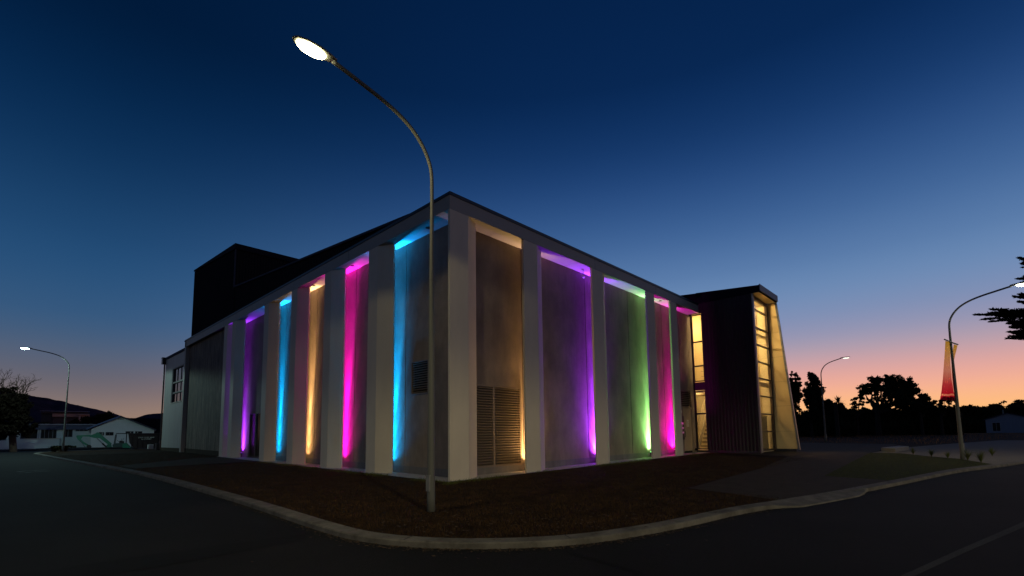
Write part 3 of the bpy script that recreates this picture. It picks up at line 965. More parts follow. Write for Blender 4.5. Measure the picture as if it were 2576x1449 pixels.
sto = st.build('stair', mat('stair_concrete', (.3, .25, .17), .7), hall)
hr = MB()
for k in (0, .35): hr.tube([(23.0, .8, 1.75 + k), (26.2, .8, 5.9 + k)], .025, 8)
hr.tube([(22.95, .8, .4), (22.95, .8, 2.1)], .02, 8)
for k in (0, .35): hr.tube([(22.9, .3, 5.5 + k), (26.2, .3, 5.6 + k)], .022, 8)
hr.build('handrail', mat('steel_handrail', (.35, .3, .22), .3, metal=.7), sto)
pieces('wall_pilaster', mat('tan_pilaster', (.40, .31, .18), .6), hall, [(RX - .12, y_, .4, RX - .03, y_ + .22, 10.4) for y_ in (-2.5, -1.55, .6)] + [(x_, 2.40, .4, x_ + .25, 2.49, 10.4) for x_ in (23.2, 25.2)])
pieces('floor_edge', mat('floor_edge_tan', (.36, .28, .17), .6), hall, [(TX + .5, FY + .2, 4.62, RX - .04, FY + .32, 4.92), (TX + .5, FY + .2, 8.1, RX - .04, FY + .3, 8.3)])
pieces('inner_door', mat('ochre_inner_door', (.33, .24, .12), .6), hall, [(24.1, 2.44, 5.0, 25.0, 2.49, 7.1), (23.3, 1.56, .35, 23.9, 1.59, 2.5), (RX - .06, -1.6, 5.0, RX - .03, -.7, 7.1), (RX - .06, -.4, 3.0, RX - .03, .5, 4.2)])
EM = mat('warm_ceiling_light_lens', (1, .9, .7), .5, emit=(1, .72, .36), estr=9)
WARM = (1.0, .68, .30)
for (x, y, z, e) in ((24.4, -1.6, 10.25, 520), (23.6, 1.6, 9.4, 130), (24.1, -2.0, 7.6, 260), (23.9, -.6, 7.4, 90), (23.9, 1.3, 4.15, 110), (24.3, -2.0, 4.3, 60)):
    e1 = MB(); e1.tube([(x, y, z + .12), (x, y, z + .08)], .08, 16)
    ef = e1.build('ceiling_light', EM, hall)
    lamp('stairwell_light', 'POINT', (x, y, z), e, WARM, hall, shadow_soft_size=.08)

# CCTV and dome on the soffit
cc = MB(); cc.tube([(9.0, .45, FZ0), (9.0, .45, 9.62)], .02, 8); cc.tube([(8.9, .42, 9.5), (9.1, .48, 9.5)], .06, 12)
tag(cc.build('security_camera', mat('camera_grey', (.4, .4, .4), .4)), 'small security camera hanging from the soffit of the purple bay', 'camera')
for (x, y, lab) in ((17.3, .42, 'dark round downlight in the soffit of the magenta bay nearest the tower'), (.42, 1.9, 'dark round downlight in the soffit of the first blue bay by the corner'),
                    (.42, 8.0, 'dark round downlight in the soffit of the magenta bay on the long side'), (.42, 12.3, 'dark round downlight in the soffit of the amber bay on the long side')):
    o1 = MB(); o1.tube([(x, y, FZ0 + .002), (x, y, FZ0 - .03)], .09, 16)
    tag(o1.build('downlight', FRAME), lab, 'downlight', 'downlights in the soffit')

# ------------------------------------------------------------------ floodlights between the fins
BLUE = (0.0, .33, 1.0); MAG = (1.0, 0.006, .66); AMB = (1.0, .58, .22); PUR = (.27, .03, 1.0); GRN = (.30, 1.0, .30)
def floodlight(x, y, color, energy, label, tilt, side, spill=.10, core=5.0, mid=.8):
    z = zg(x, y)
    t = thing('floodlight', label, 'floodlight', (x, y, z), 0, 'floodlights at the foot of the wall')
    local(t)
    b = MB(); b.box(-.11, -.07, .20, .11, .07, .31); b.build('housing', FRAME, t, bevel=.01)
    k = MB(); k.box(-.13, -.015, 0, -.115, .015, .27); k.box(.115, -.015, 0, .13, .015, .27); k.box(-.13, -.05, 0, .13, .05, .015); k.build('bracket', FRAME, t)
    e = bpy.data.materials.new('flood_lens'); e.use_nodes = True
    pb = e.node_tree.nodes['Principled BSDF']; pb.inputs['Base Color'].default_value = (.1, .1, .1, 1)
    pb.inputs['Emission Color'].default_value = (*color, 1); pb.inputs['Emission Strength'].default_value = 12
    l = MB(); l.box(-.09, -.055, .311, .09, .055, .316); l.build('lens', e, t)
    lamp('flood_beam', 'SPOT', (0, 0, .34), energy * core, color, t, tilt, spot_size=math.radians(13), spot_blend=1.0, shadow_soft_size=.02)
    lamp('flood_beam', 'SPOT', (0, 0, .34), energy * (1.8 + .10 * core), color, t, tilt, spot_size=math.radians(28), spot_blend=1.0, shadow_soft_size=.03)
    lamp('flood_mid', 'SPOT', (0, 0, .34), energy * mid, color, t, (tilt[0] - (.04 if mid > 1 else 0), tilt[1], 1), spot_size=math.radians(60), spot_blend=1.0, shadow_soft_size=.04)
    lamp('flood_spill', 'SPOT', (0, 0, .34), energy * spill, color, t, (tilt[0] * 2, 0, 1), spot_size=math.radians(130), spot_blend=.9, shadow_soft_size=.05)
    c = MB(); c.tube([(-.05, .06, .22), (-.16, .08, .08), (-.2, .09, .02), (-.5, .1, .012)], .008, 6); c.build('cable', FRAME, t)
    return t


K = 1.0
floodlight(4.86, .63, AMB, 1300 * K, 'floodlight washing amber light beside the tall double louvre', (.0, .03, 1), 1, .5, 2.5, 1.0)
floodlight(10.14, .63, PUR, 3800 * K, 'floodlight washing purple light on the short side of the hall', (-.0, .03, 1), 1, .22, 9.0, 2.0)
floodlight(15.8, .63, GRN, 1900 * K, 'floodlight washing green light up the concrete wall', (-.0, .03, 1), 1, .22, 9.0, 2.0)
floodlight(18.95, .60, MAG, 2000 * K, 'floodlight washing magenta light beside the stair tower bay', (-.0, .03, 1), 1, .8, 4.5, 1.2)
floodlight(.52, 4.82, BLUE, 2400 * K, 'floodlight washing blue light in the bay nearest the corner', (.038, -.045, 1), 0, .10, 24.0)
floodlight(.52, 9.14, MAG, 2400 * K, 'floodlight washing magenta light on the long side of the hall', (.038, -.045, 1), 0, .10, 24.0)
floodlight(.52, 13.3, AMB, 1300 * K, 'floodlight washing amber light on the long side of the hall', (.038, -.045, 1), 0, .10, 24.0)
floodlight(.52, 17.5, BLUE, 2400 * K, 'floodlight washing blue light in the bay farther along the long side', (.038, -.045, 1), 0, .10, 24.0)
floodlight(.60, 23.9, PUR, 3800 * K, 'floodlight washing purple light beside the glass door', (.03, -.01, 1), 0, .10, 3.0)

# ------------------------------------------------------------------ street lamps
def street_lamp(loc, rz, H, reach, label, energy, color, on=True, r0=.095, lens_on=12.0, cone=171):
    t = thing('street_lamp', label, 'street lamp', loc, rz, 'street lamps')
    local(t)
    # arm profile in the local xz plane, arm goes to +x
    A = [(0, .0), (.0, H * .25), (0, H * .50), (0, H * .70), (.0, H - 2.0), (.02, H - 1.42), (.13, H - 1.08), (.32, H - .80), (.58, H - .57), (.93, H - .39), (1.38, H - .25), (1.95, H - .13), (2.5, H - .02)]
    A = [(a[0] * (reach - .35) / 2.5 if i > 4 else a[0], a[1]) for i, a in enumerate(A)]
    pts = catmull([(a, 0, b) for a, b in A], 5)
    n = len(pts)
    rad = [max(r0 * .47, r0 * (1 - .075 * p.z)) for p in pts]
    pole = MB(); pole.tube(pts, rad, 14); p_ = pole.build('pole', mat('lamp_pole_steel', (.105, .108, .098), .6, spec=.3), t, smooth=True)
    d = MB(); d.tube([(0, 0, 1.33), (0, 0, 1.345)], max(r0 * .47, r0 * (1 - .075 * 1.33)) + .004, 14)
    d.tube([(0, 0, 5.25), (0, 0, 5.265)], r0 * .615 + .004, 14); d.build('joint_ring', mat('weathered_joint', (.08, .08, .08), .6), p_)
    c = MB(); c.box(r0 * .45, -r0 * .62, .45, r0 * 1.06, r0 * .62, .78); c.box(r0 * .4, -r0 * .70, .782, r0 * 1.16, r0 * .70, .80)
    c.build('access_door', GALV, p_)
    # luminaire
    hd_ = MB(); hx = reach - .42; hz = H + .0
    prof = [(0, .07, .05), (.12, .11, .07), (.35, .16, .085), (.62, .15, .075), (.80, .10, .05), (.86, .03, .02)]
    o = 0; k_ = 12
    for (dx, w, h) in prof:
        for j in range(k_):
            a = 2 * math.pi * j / k_
            zz = math.sin(a) * h
            hd_.v.append((hx + dx, math.cos(a) * w, hz + (zz if zz > 0 else zz * .35)))
    for i in range(len(prof) - 1):
        for j in range(k_):
            j2 = (j + 1) % k_
            hd_.f.append((i * k_ + j, i * k_ + j2, (i + 1) * k_ + j2, (i + 1) * k_ + j))
    hd_.f.append(tuple(range(k_))[::-1]); hd_.f.append(tuple((len(prof) - 1) * k_ + j for j in range(k_)))
    h_ = hd_.build('lamp_head', mat('lamp_head_grey', (.16, .17, .15), .5), t, smooth=True)
    M = bpy.data.materials.new('lamp_lens'); M.use_nodes = True
    pb = M.node_tree.nodes['Principled BSDF']; pb.inputs['Emission Color'].default_value = (*color, 1); pb.inputs['Emission Strength'].default_value = lens_on
    ln = MB(); k_ = 16
    for (s_, z_) in ((1.0, hz - .030), (.92, hz - .075), (.6, hz - .105)):
        for j in range(k_):
            a = 2 * math.pi * j / k_
            ln.v.append((hx + .50 + math.cos(a) * .29 * s_, math.sin(a) * .135 * s_, z_))
    for i in range(2):
        for j in range(k_):
            j2 = (j + 1) % k_
            ln.f.append((i * k_ + j, (i + 1) * k_ + j, (i + 1) * k_ + j2, i * k_ + j2))
    ln.f.append(tuple(2 * k_ + j for j in range(k_))[::-1])
    ln.build('lens', M, h_, smooth=True)
    if energy:
        lamp('street_light', 'SPOT', (hx + .5, 0, hz - .14), energy, color, t, (0, 0, -1), spot_size=math.radians(cone), spot_blend=.08 if cone > 165 else .25, shadow_soft_size=.09)
    return t


LC = (1.0, .86, .47)
street_lamp((-4.13, -4.44, zg(-4.13, -4.44)), math.pi, 9.26, 2.84, 'tall curved street lamp standing in the lawn in front of the hall corner', 560, LC, r0=.093, lens_on=45)
street_lamp((-6.83, 51.2, zg(-6.83, 51.2)), math.pi, 9.86, 3.1, 'lit street lamp at the far end of the road beside the white houses', 2500, (.62, 1.0, .90), lens_on=60, cone=166)
street_lamp((22.72, -12.76, zg(22.72, -12.76)), math.radians(262), 8.38, 2.75, 'lit street lamp carrying two banners beside the forecourt', 260, (1.0, .95, .75), lens_on=45)
street_lamp((48.06, -2.14, zg(48.06, -2.14)), math.radians(262), 8.55, 2.3, 'small distant street lamp between the stair tower and the big tree', 40, (1, .95, .8), lens_on=1.6)
# the lamp across the junction that throws the arm's shadow on the fins
street_lamp((-17.5, -49, zg(-17.5, -49)), math.radians(170), 10.6, 3.2, 'street lamp far behind the camera on the other side of the junction', 26000, LC, lens_on=45)

# ================================================================== vegetation
def leafy(mb, c, r, n, size, rng, flat=1.0):
    """scatter leaf faces through an ellipsoid, denser in sub-clumps"""
    c = Vector(c)
    clumps = []
    for i in range(max(4, n // 60)):
        d = Vector((rng.gauss(0, 1), rng.gauss(0, 1), rng.gauss(0, 1))).normalized() * rng.uniform(.35, 1.0)
        clumps.append((c + Vector((d.x * r[0], d.y * r[1], d.z * r[2])), rng.uniform(.10, .26)))
    for i in range(n):
        q, k = rng.choice(clumps)
        p = q + Vector((rng.gauss(0, r[0] * k * .6), rng.gauss(0, r[1] * k * .6), rng.gauss(0, r[2] * k * .6)))
        s = size * rng.uniform(.6, 1.4)
        a = Vector((rng.gauss(0, 1), rng.gauss(0, 1), rng.gauss(0, 1))).normalized()
        b = a.cross(Vector((rng.gauss(0, 1), rng.gauss(0, 1), rng.gauss(0, 1)))).normalized()
        o = len(mb.v)
        mb.v += [tuple(p - a * s), tuple(p + b * s * .5), tuple(p + a * s), tuple(p - b * s * .5)]
        mb.f.append((o, o + 1, o + 2, o + 3))


def limbs(mb, base, tips, r0, rng):
    base = Vector(base)
    for tp in tips:
        tp = Vector(tp)
        pts = []
        for i in range(7):
            u = i / 6
            p = base.lerp(tp, u) + Vector((rng.gauss(0, .12), rng.gauss(0, .12), 0)) * (1 if 0 < i < 6 else 0)
            p.z = base.z + (tp.z - base.z) * (u ** .9)
            pts.append(p)
        mb.tube(pts, [r0 * (1 - .85 * i / 6) for i in range(7)], 6, cap=False)


SX = RIGHT.copy(); SX.z = 0; SX.normalize()        # lateral direction, as seen from the road corner


def tree(name, label, cat, px, dist, blobs, leaf, size, seed, trunk_h=2.0, tr=.25, group=None, bark=BARK, sub=None):
    """blobs: (px, py, half width px, half height px, n) measured silhouettes -> ellipsoids at real distance"""
    rng = random.Random(seed)
    b = at_dist(px, 1100, dist); bz = zg(b.x, b.y)
    t = thing(name, label, cat, (b.x, b.y, bz), 0, group)
    cr = MB(); tips = []
    for (x, y, hw, hh, n) in blobs:
        p = at_dist(x, y, dist)
        depth = (p - CAM).dot(FWD)
        rx = hw * depth / 1208; rz = hh * depth / 1208
        c = p + Vector((0, 0, 0))
        dd = Vector((p.x - CAM.x, p.y - CAM.y, 0)).normalized() * rng.uniform(-.4, .4) * rx
        leafy(cr, c + dd, (rx, rx, rz), int(n * .95), size * .72, rng)
        tips.append(c + dd)
    cr.build('crown', leaf, t)
    tk = MB()
    base = Vector((b.x, b.y, bz - .3)); fork = Vector((b.x, b.y, bz + trunk_h))
    tk.tube([base, base.lerp(fork, .5) + Vector((.05, 0, 0)), fork], [tr * 1.3, tr, tr * .85], 8, cap=False)
    limbs(tk, fork, tips, tr * .7, rng)
    tk.build('trunk', bark, t)
    return t


TG = 'trees silhouetted against the sunset'
tree('tree', 'tall slim leafy tree silhouetted just right of the stair tower', 'tree', 2001, 95,
     [(1996, 960, 10, 16, 900), (2004, 950, 8, 12, 500), (2000, 985, 18, 25, 2200), (1995, 1015, 17, 22, 1500), (2004, 1045, 16, 22, 900), (1990, 940, 4, 8, 160), (2012, 968, 8, 10, 400), (1990, 985, 12, 18, 1200), (2006, 1000, 14, 20, 1300), (1988, 962, 8, 12, 500)], LEAF, .26, 21, 3, .2, TG)
tree('tree', 'tall tree with two ragged tops behind the small distant street lamp', 'tree', 2043, 97,
     [(2047, 955, 14, 18, 1500), (2040, 947, 8, 10, 350), (2056, 962, 10, 12, 500), (2045, 985, 22, 25, 2300), (2062, 975, 9, 12, 350), (2055, 1010, 17, 20, 900), (2035, 1015, 14, 20, 1200), (2050, 1045, 20, 25, 1500), (2058, 990, 14, 16, 1100), (2032, 990, 12, 16, 900), (2048, 968, 14, 12, 900), (2045, 1000, 16, 18, 1300)], LEAF, .26, 22, 3.5, .22, TG)
tree('tree', 'big wide-spreading tree with a domed crown at the middle of the treeline', 'tree', 2212, 112,
     [(2185, 975, 25, 14, 1900), (2175, 990, 16, 9, 700), (2203, 962, 22, 14, 1900), (2225, 952, 16, 11, 1300), (2250, 960, 22, 16, 2200), (2275, 967, 20, 18, 2100), (2293, 985, 16, 18, 1600), (2255, 985, 26, 22, 2600),
      (2230, 1000, 16, 18, 900), (2272, 1010, 30, 18, 2300), (2300, 1015, 16, 16, 1000), (2212, 980, 16, 12, 900), (2205, 990, 12, 10, 300), (2196, 1004, 10, 8, 160), (2222, 1020, 14, 10, 420), (2243, 1018, 16, 14, 700), (2240, 975, 22, 16, 1900), (2265, 1000, 24, 18, 2200), (2170, 985, 12, 9, 600)], LEAF, .28, 23, 4.0, .4, TG)
tree('tree', 'small open tree with gaps of sky left of the big domed tree', 'tree', 2160, 105,
     [(2150, 1005, 12, 8, 420), (2163, 1000, 12, 8, 380), (2145, 1014, 8, 6, 200), (2175, 1008, 12, 8, 300), (2155, 1022, 16, 9, 700)], LEAF, .24, 24, 3, .16, TG)
tree('tree', 'low rounded tree right of the big domed tree', 'tree', 2322, 108,
     [(2318, 1000, 14, 13, 1100), (2330, 1008, 14, 12, 900), (2312, 1022, 18, 16, 1300), (2342, 1020, 14, 10, 700)], LEAF, .26, 25, 3, .2, TG)
tree('tree', 'ragged tree hanging behind the bottom of the banners', 'tree', 2372, 110,
     [(2362, 1010, 12, 9, 600), (2380, 1006, 14, 9, 650), (2396, 1004, 12, 8, 420), (2366, 1028, 20, 12, 900), (2398, 1024, 16, 10, 600)], LEAF, .26, 26, 3, .2, TG)
tree('tree', 'single rounded bush standing above the roof of the far grey house', 'tree', 2502, 170,
     [(2502, 1022, 12, 8, 1500), (2502, 1026, 16, 8, 1500)], LEAF, .34, 27, 3, .25, TG)
tree('tree', 'thin wispy sapling poking up beyond the far grey house', 'tree', 2523, 165,
     [(2521, 1015, 5, 4, 60), (2526, 1010, 5, 4, 60), (2518, 1022, 6, 4, 60)], LEAF, .3, 28, 4, .1, TG)
tree('tree', 'broad dark tree at the right edge of the treeline', 'tree', 2562, 160,
     [(2552, 1020, 16, 9, 1500), (2570, 1014, 16, 9, 1500), (2590, 1018, 16, 10, 900), (2560, 1034, 34, 12, 2600)], LEAF, .34, 29, 3, .3, TG)


# dense unbroken hedge mass under the trees
def hedge_mass(name, x0, x1, dist, topf, n, size, seed, base=1096, thick=6):
    rng = random.Random(seed); mb = MB()
    cols = int((x1 - x0) / 4) + 1
    grid = []
    for i in range(cols):
        px = x0 + (x1 - x0) * i / (cols - 1)
        top = at_dist(px, topf(px) + 5 + rng.uniform(-2, 3), dist)
        d = Vector((top.x - CAM.x, top.y - CAM.y, 0)).normalized()
        g = zg(top.x, top.y) - .5
        row = []
        for j in range(6):
            u = j / 5
            bulge = math.sin(u * math.pi) * thick * .4 + rng.uniform(-.4, .4)
            row.append((top.x - d.x * bulge, top.y - d.y * bulge, g + (top.z - g) * u))
        row.append((top.x + d.x * thick, top.y + d.y * thick, top.z - .5)); row.append((top.x + d.x * thick, top.y + d.y * thick, g))
        grid.append(row)
    for row in grid: mb.v += row
    for i in range(cols - 1):
        for j in range(7):
            a = i * 8 + j
            mb.f.append((a, a + 8, a + 9, a + 1))
    for i in range(n):
        px = rng.uniform(x0, x1); py = rng.uniform(topf(px) - 1.5, min(topf(px) + 26, base)) if rng.random() < .8 else rng.uniform(topf(px), base)
        p = at_dist(px, py, dist - rng.uniform(-.5, thick * .45))
        s = size * rng.uniform(.6, 1.4)
        a = Vector((rng.gauss(0, 1), rng.gauss(0, 1), rng.gauss(0, 1))).normalized(); b = a.cross(Vector((rng.gauss(0, 1), rng.gauss(0, 1), 1))).normalized()
        o = len(mb.v)
        mb.v += [tuple(p - a * s), tuple(p + b * s * .5), tuple(p + a * s), tuple(p - b * s * .5)]; mb.f.append((o, o + 1, o + 2, o + 3))
    return tag(mb.build(name, LEAF), kind='stuff')


hedge_mass('treeline', 1975, 2150, 100, lambda x: 1034 + 7 * math.sin(x * .06) + 4 * math.sin(x * .21) - 21 * max(0, min(1, (x - 2050) / 12)) * (1 - max(0, min(1, (x - 2120) / 25))), 6500, .24, 31)
hedge_mass('treeline', 2120, 2420, 118, lambda x: 1027 + 4 * math.sin(x * .045 + 1) + 3 * math.sin(x * .19) + 6 * math.sin(x * .021), 9000, .26, 32)
hedge_mass('treeline', 2400, 2680, 155, lambda x: 1022 + 2.2 * math.sin(x * .11) + 1.4 * math.sin(x * .37) + (x - 2400) * .03, 6000, .34, 33, base=1090)

# cabbage palm head
rng = random.Random(5)
b = at_dist(2108, 1090, 92)
pt = thing('palm_tree', 'spiky palm head poking above the treeline between the tall trees and the big tree', 'palm tree', (b.x, b.y, zg(b.x, b.y)))
hd_ = at_dist(2108, 1012, 92)
tk = MB(); tk.tube([(b.x, b.y, .2), (b.x, b.y, hd_.z)], [.3, .25], 8); tk.build('trunk', BARK, pt)
fr = MB()
for i in range(46):
    a = rng.uniform(0, 6.28); el = rng.uniform(-.2, 1.35); L_ = rng.uniform(1.3, 1.9); w = .09
    d = Vector((math.cos(a) * math.cos(el), math.sin(a) * math.cos(el), math.sin(el))); side = Vector((-math.sin(a), math.cos(a), 0)) * w
    prev = None
    for k in range(6):
        u = k / 5; p = hd_ + d * L_ * u - Vector((0, 0, .55 * u * u)); ww = side * (1 - u * .9) * (1.3 if 0 < k < 4 else .8)
        o_ = len(fr.v); fr.v += [tuple(p - ww), tuple(p + ww)]
        if k: fr.f.append((o_ - 2, o_ - 1, o_ + 1, o_))
fr.build('crown', LEAF, pt)

# conifer at the right edge
rng = random.Random(8)
PD = 62
b = at_dist(2684, 1100, PD)
ct = thing('conifer_tree', 'tiered dark conifer reaching in from the right edge behind the lit lamp', 'conifer', (b.x, b.y, zg(b.x, b.y)))
top = at_dist(2640, 560, PD)
tk = MB(); tk.tube([(b.x, b.y, 0), (b.x, b.y, top.z * .6), (b.x, b.y, top.z)], [.45, .28, .04], 10); tk.build('trunk', BARK, ct)
cn = MB()
tiers = [(645, 66), (655, 54), (692, 58), (709, 66), (738, 76), (757, 80), (775, 150), (783, 140), (806, 112), (817, 96), (833, 112), (842, 92)]
for (py, reach) in tiers:
    z0 = at_dist(2640, py, PD).z
    dep = (at_dist(2640, py, PD) - CAM).dot(FWD)
    R0 = reach * dep / 1208
    nb = 9
    for k in range(nb):
        if k < 2: d = (-SX + FWD * (.0 if k == 0 else .25) * Vector((1, 1, 0)).length).normalized(); d.z = 0
        else:
            a = rng.uniform(0, 6.28); d = Vector((math.cos(a), math.sin(a), 0))
        Lb = R0 * (1.0 if k == 0 else rng.uniform(.6, 1.0))
        side = Vector((-d.y, d.x, 0))
        nn = int(340 * Lb / 4)
        for i in range(nn):
            u = rng.random() ** .7
            wdt = (1 - u) * .26 * Lb + .06
            p = Vector((b.x, b.y, z0)) + d * (Lb * u) + side * rng.gauss(0, wdt * .45) + Vector((0, 0, -.03 * Lb * math.sin(u * 3) + rng.uniform(-.42, .16) * (1.15 - u)))
            s = rng.uniform(.10, .22)
            q = (d * rng.uniform(.4, 1) + side * rng.gauss(0, .5) + Vector((0, 0, rng.uniform(-.2, .5)))).normalized(); w_ = q.cross(Vector((rng.gauss(0, .5), rng.gauss(0, .5), 1))).normalized()
            o_ = len(cn.v)
            cn.v += [tuple(p - q * s), tuple(p + w_ * s * .45), tuple(p + q * s * 1.3), tuple(p - w_ * s * .45)]; cn.f.append((o_, o_ + 1, o_ + 2, o_ + 3))
cn.build('crown', LEAF, ct)

# bare-topped tree on the left edge
rng = random.Random(14)
TD = 74
b = at_dist(36, 1120, TD)
lt = thing('garden_tree', 'dark bushy tree with bare twigs at its top at the left edge', 'tree', (b.x, b.y, zg(b.x, b.y)))
cr = MB()
for (x, y, hw, hh, n) in [(10, 1000, 24, 24, 1500), (40, 1010, 28, 26, 1900), (62, 1030, 18, 22, 1200), (20, 1040, 34, 30, 2600), (60, 1062, 24, 24, 1700), (-20, 1020, 30, 40, 1500), (25, 1080, 36, 24, 2200), (70, 1082, 14, 16, 450), (5, 975, 14, 10, 350), (40, 982, 14, 10, 260)]:
    p = at_dist(x, y, TD); dep = (p - CAM).dot(FWD)
    leafy(cr, p, (hw * dep / 1208, hw * dep / 1208, hh * dep / 1208), n, .17, rng)
cr.build('crown', LEAFW, lt)
tk = MB()
fork = at_dist(30, 1065, TD)
tk.tube([(b.x, b.y, 0), tuple(fork)], [.32, .24], 8, cap=False)
def twig(p, d, L_, r_, lev):
    q = p + d * L_
    mid = p.lerp(q, .5) + Vector((rng.gauss(0, .08), rng.gauss(0, .08), rng.gauss(0, .05))) * L_
    tk.tube([p, mid, q], [r_, r_ * .75, r_ * .5], 5, cap=False)
    if lev:
        for i in range(3):
            dd = (d + Vector((rng.gauss(0, .5), rng.gauss(0, .5), rng.gauss(.05, .35)))).normalized()
            twig(q if i else mid, dd, L_ * rng.uniform(.5, .75), r_ * .55, lev - 1)
for (x, y) in [(20, 1010), (46, 1015), (5, 1000), (55, 1000), (35, 1000)]:
    tp = at_dist(x, y, TD); limb = (tp - fork)
    tk.tube([fork, fork.lerp(tp, .5) + Vector((rng.gauss(0, .2), rng.gauss(0, .2), 0)), tp], [.16, .11, .08], 6, cap=False)
    for k in range(2): twig(tp, (limb.normalized() + SX * rng.gauss(.1, .35) + Vector((0, 0, .6))).normalized(), rng.uniform(1.0, 1.7), .06, 3)
tk.build('trunk', mat('pale_twig_bark', (.045, .024, .015), .9), lt)

for (px, py, dist, r_, n, lab) in [(230, 1058, 130, (24, 15), 2600, 'dark rounded tree rising behind the gable of the white house'), (268, 1052, 128, (22, 16), 2400, 'dark tree standing behind the ridge of the gabled house'),
                                  (160, 1072, 120, (16, 9), 900, 'low dark tree in front of the pink building, left one'), (188, 1064, 122, (12, 10), 800, 'low dark tree in front of the pink building, right one'),
                                  (120, 1072, 118, (26, 10), 1500, 'dark bush mass over the roof of the long white house')]:
    tree('tree', lab, 'tree', px, dist, [(px, py, r_[0], r_[1], n), (px + 5, py + 10, r_[0] * 1.1, r_[1], n)], LEAF, .3, int(px), 2, .25, 'dark trees behind the white houses')


def tuft(x, y, h, n, label, seed):
    r = random.Random(seed); mb = MB(); z = zg(x, y)
    for i in range(n):
        a = r.uniform(0, 6.28); L_ = h * r.uniform(.7, 1.2); sp = r.uniform(.1, .75)
        prev = None; w = .012
        for k in range(5):
            u = k / 4
            p = Vector((x + math.cos(a) * sp * L_ * u ** 1.4, y + math.sin(a) * sp * L_ * u ** 1.4, z + L_ * u * (1 - .35 * sp * u)))
            s_ = Vector((-math.sin(a), math.cos(a), 0)) * w * (1 - u * .9)
            o = len(mb.v); mb.v += [tuple(p - s_), tuple(p + s_)]
            if k: mb.f.append((o - 2, o - 1, o + 1, o))
    return tag(mb.build('grass_tuft', BLADEG), label, 'plant', 'grass tufts planted along the footpath')


for i, (x, y, h, lab) in enumerate([(20.07, -13.4, .62, 'largest spiky grass tuft, rightmost by the kerb end'), (21.67, -12.95, .6, 'spiky grass tuft just right of the banner lamp'), (22.9, -12.2, .38, 'low grass tuft left of the banner lamp base'),
                                    (24.3, -11.5, .45, 'thin grass tuft between the banner lamp and the concrete block'), (26.2, -10.6, .42, 'small grass tuft nearest the concrete block'),
                                    (26.5, -13.9, .5, 'dark grass tuft behind the banner lamp on the far side of the path')]):
    tuft(x, y, h, 70, lab, 50 + i)
for i, (x, y) in enumerate([(33, -10.6), (31.5, -11.2), (30, -12.0), (28.5, -12.9)]):
    pass

# ================================================================== houses, machines, odds and ends
def P(px, py, dist): return at_dist(px, py, dist)


def face_quad(mb, x0, y0, x1, y1, dist, th=.15, back=0.0):
    """upright panel facing the camera side, vertical edges"""
    a = P(x0, y1, dist + back); b = P(x1, y1, dist + back)
    za = P(x0, y0, dist + back).z
    n = Vector((-(b - a).y, (b - a).x, 0)).normalized()
    if n.dot(a - CAM) < 0: n = -n
    mb.slab((a.x, a.y, a.z), (b.x, b.y, a.z), (b.x, b.y, za), (a.x, a.y, za), n, th)
    return n


class Wall:
    """local frame on a vertical wall: origin at ground point A, u along A->B, z up, n away from camera"""
    def __init__(s, A, B):
        s.A = Vector((A.x, A.y, 0)); s.u = Vector((B.x - A.x, B.y - A.y, 0)); s.L = s.u.length; s.u /= s.L
        s.n = Vector((-s.u.y, s.u.x, 0))
        if s.n.dot(s.A - CAM) < 0: s.n = -s.n
    def p(s, u, z, d=0.0):
        q = s.A + s.u * u + s.n * d; return (q.x, q.y, z)
    def hit(s, px, py):                     # u, z of the pixel ray on the wall plane
        r = ray(px, py); t = (s.A - CAM).dot(s.n) / r.dot(s.n); q = CAM + r * t
        return (q - s.A).dot(s.u), q.z
    def box(s, mb, u0, z0, u1, z1, d0, d1):
        c = [s.p(u0, z0, d0), s.p(u1, z0, d0), s.p(u1, z0, d1), s.p(u0, z0, d1), s.p(u0, z1, d0), s.p(u1, z1, d0), s.p(u1, z1, d1), s.p(u0, z1, d1)]
        mb.add(c, [(0, 3, 2, 1), (4, 5, 6, 7), (0, 1, 5, 4), (1, 2, 6, 5), (2, 3, 7, 6), (3, 0, 4, 7)])
    def pxbox(s, mb, x0, y0, x1, y1, d0, d1):
        u0, z1 = s.hit(x0, y0); u1, _ = s.hit(x1, y0); _, z0 = s.hit((x0 + x1) / 2, y1)
        s.box(mb, u0, z0, u1, z1, d0, d1)


def house_window(w, rect, parent, fr_m, name='window', muls=1):
    x0, y0, x1, y1 = rect
    u0, z1 = w.hit(x0, y0); u1, _ = w.hit(x1, y0); _, z0 = w.hit((x0 + x1) / 2, y1)
    f = MB(); t = .06
    w.box(f, u0, z0, u0 + t, z1, -.05, .02); w.box(f, u1 - t, z0, u1, z1, -.05, .02); w.box(f, u0 + t, z1 - t, u1 - t, z1, -.05, .02); w.box(f, u0 + t, z0, u1 - t, z0 + t, -.05, .02)
    for k in range(1, muls + 1):
        uu = u0 + (u1 - u0) * k / (muls + 1); w.box(f, uu - .02, z0 + t, uu + .02, z1 - t, -.04, .01)
    fo = f.build(name, fr_m, parent)
    g = MB(); w.box(g, u0 + t, z0 + t, u1 - t, z1 - t, -.012, -.004); g.build('pane', mat('night_window', (.006, .008, .012), .3, spec=.12), fo)
    return fo


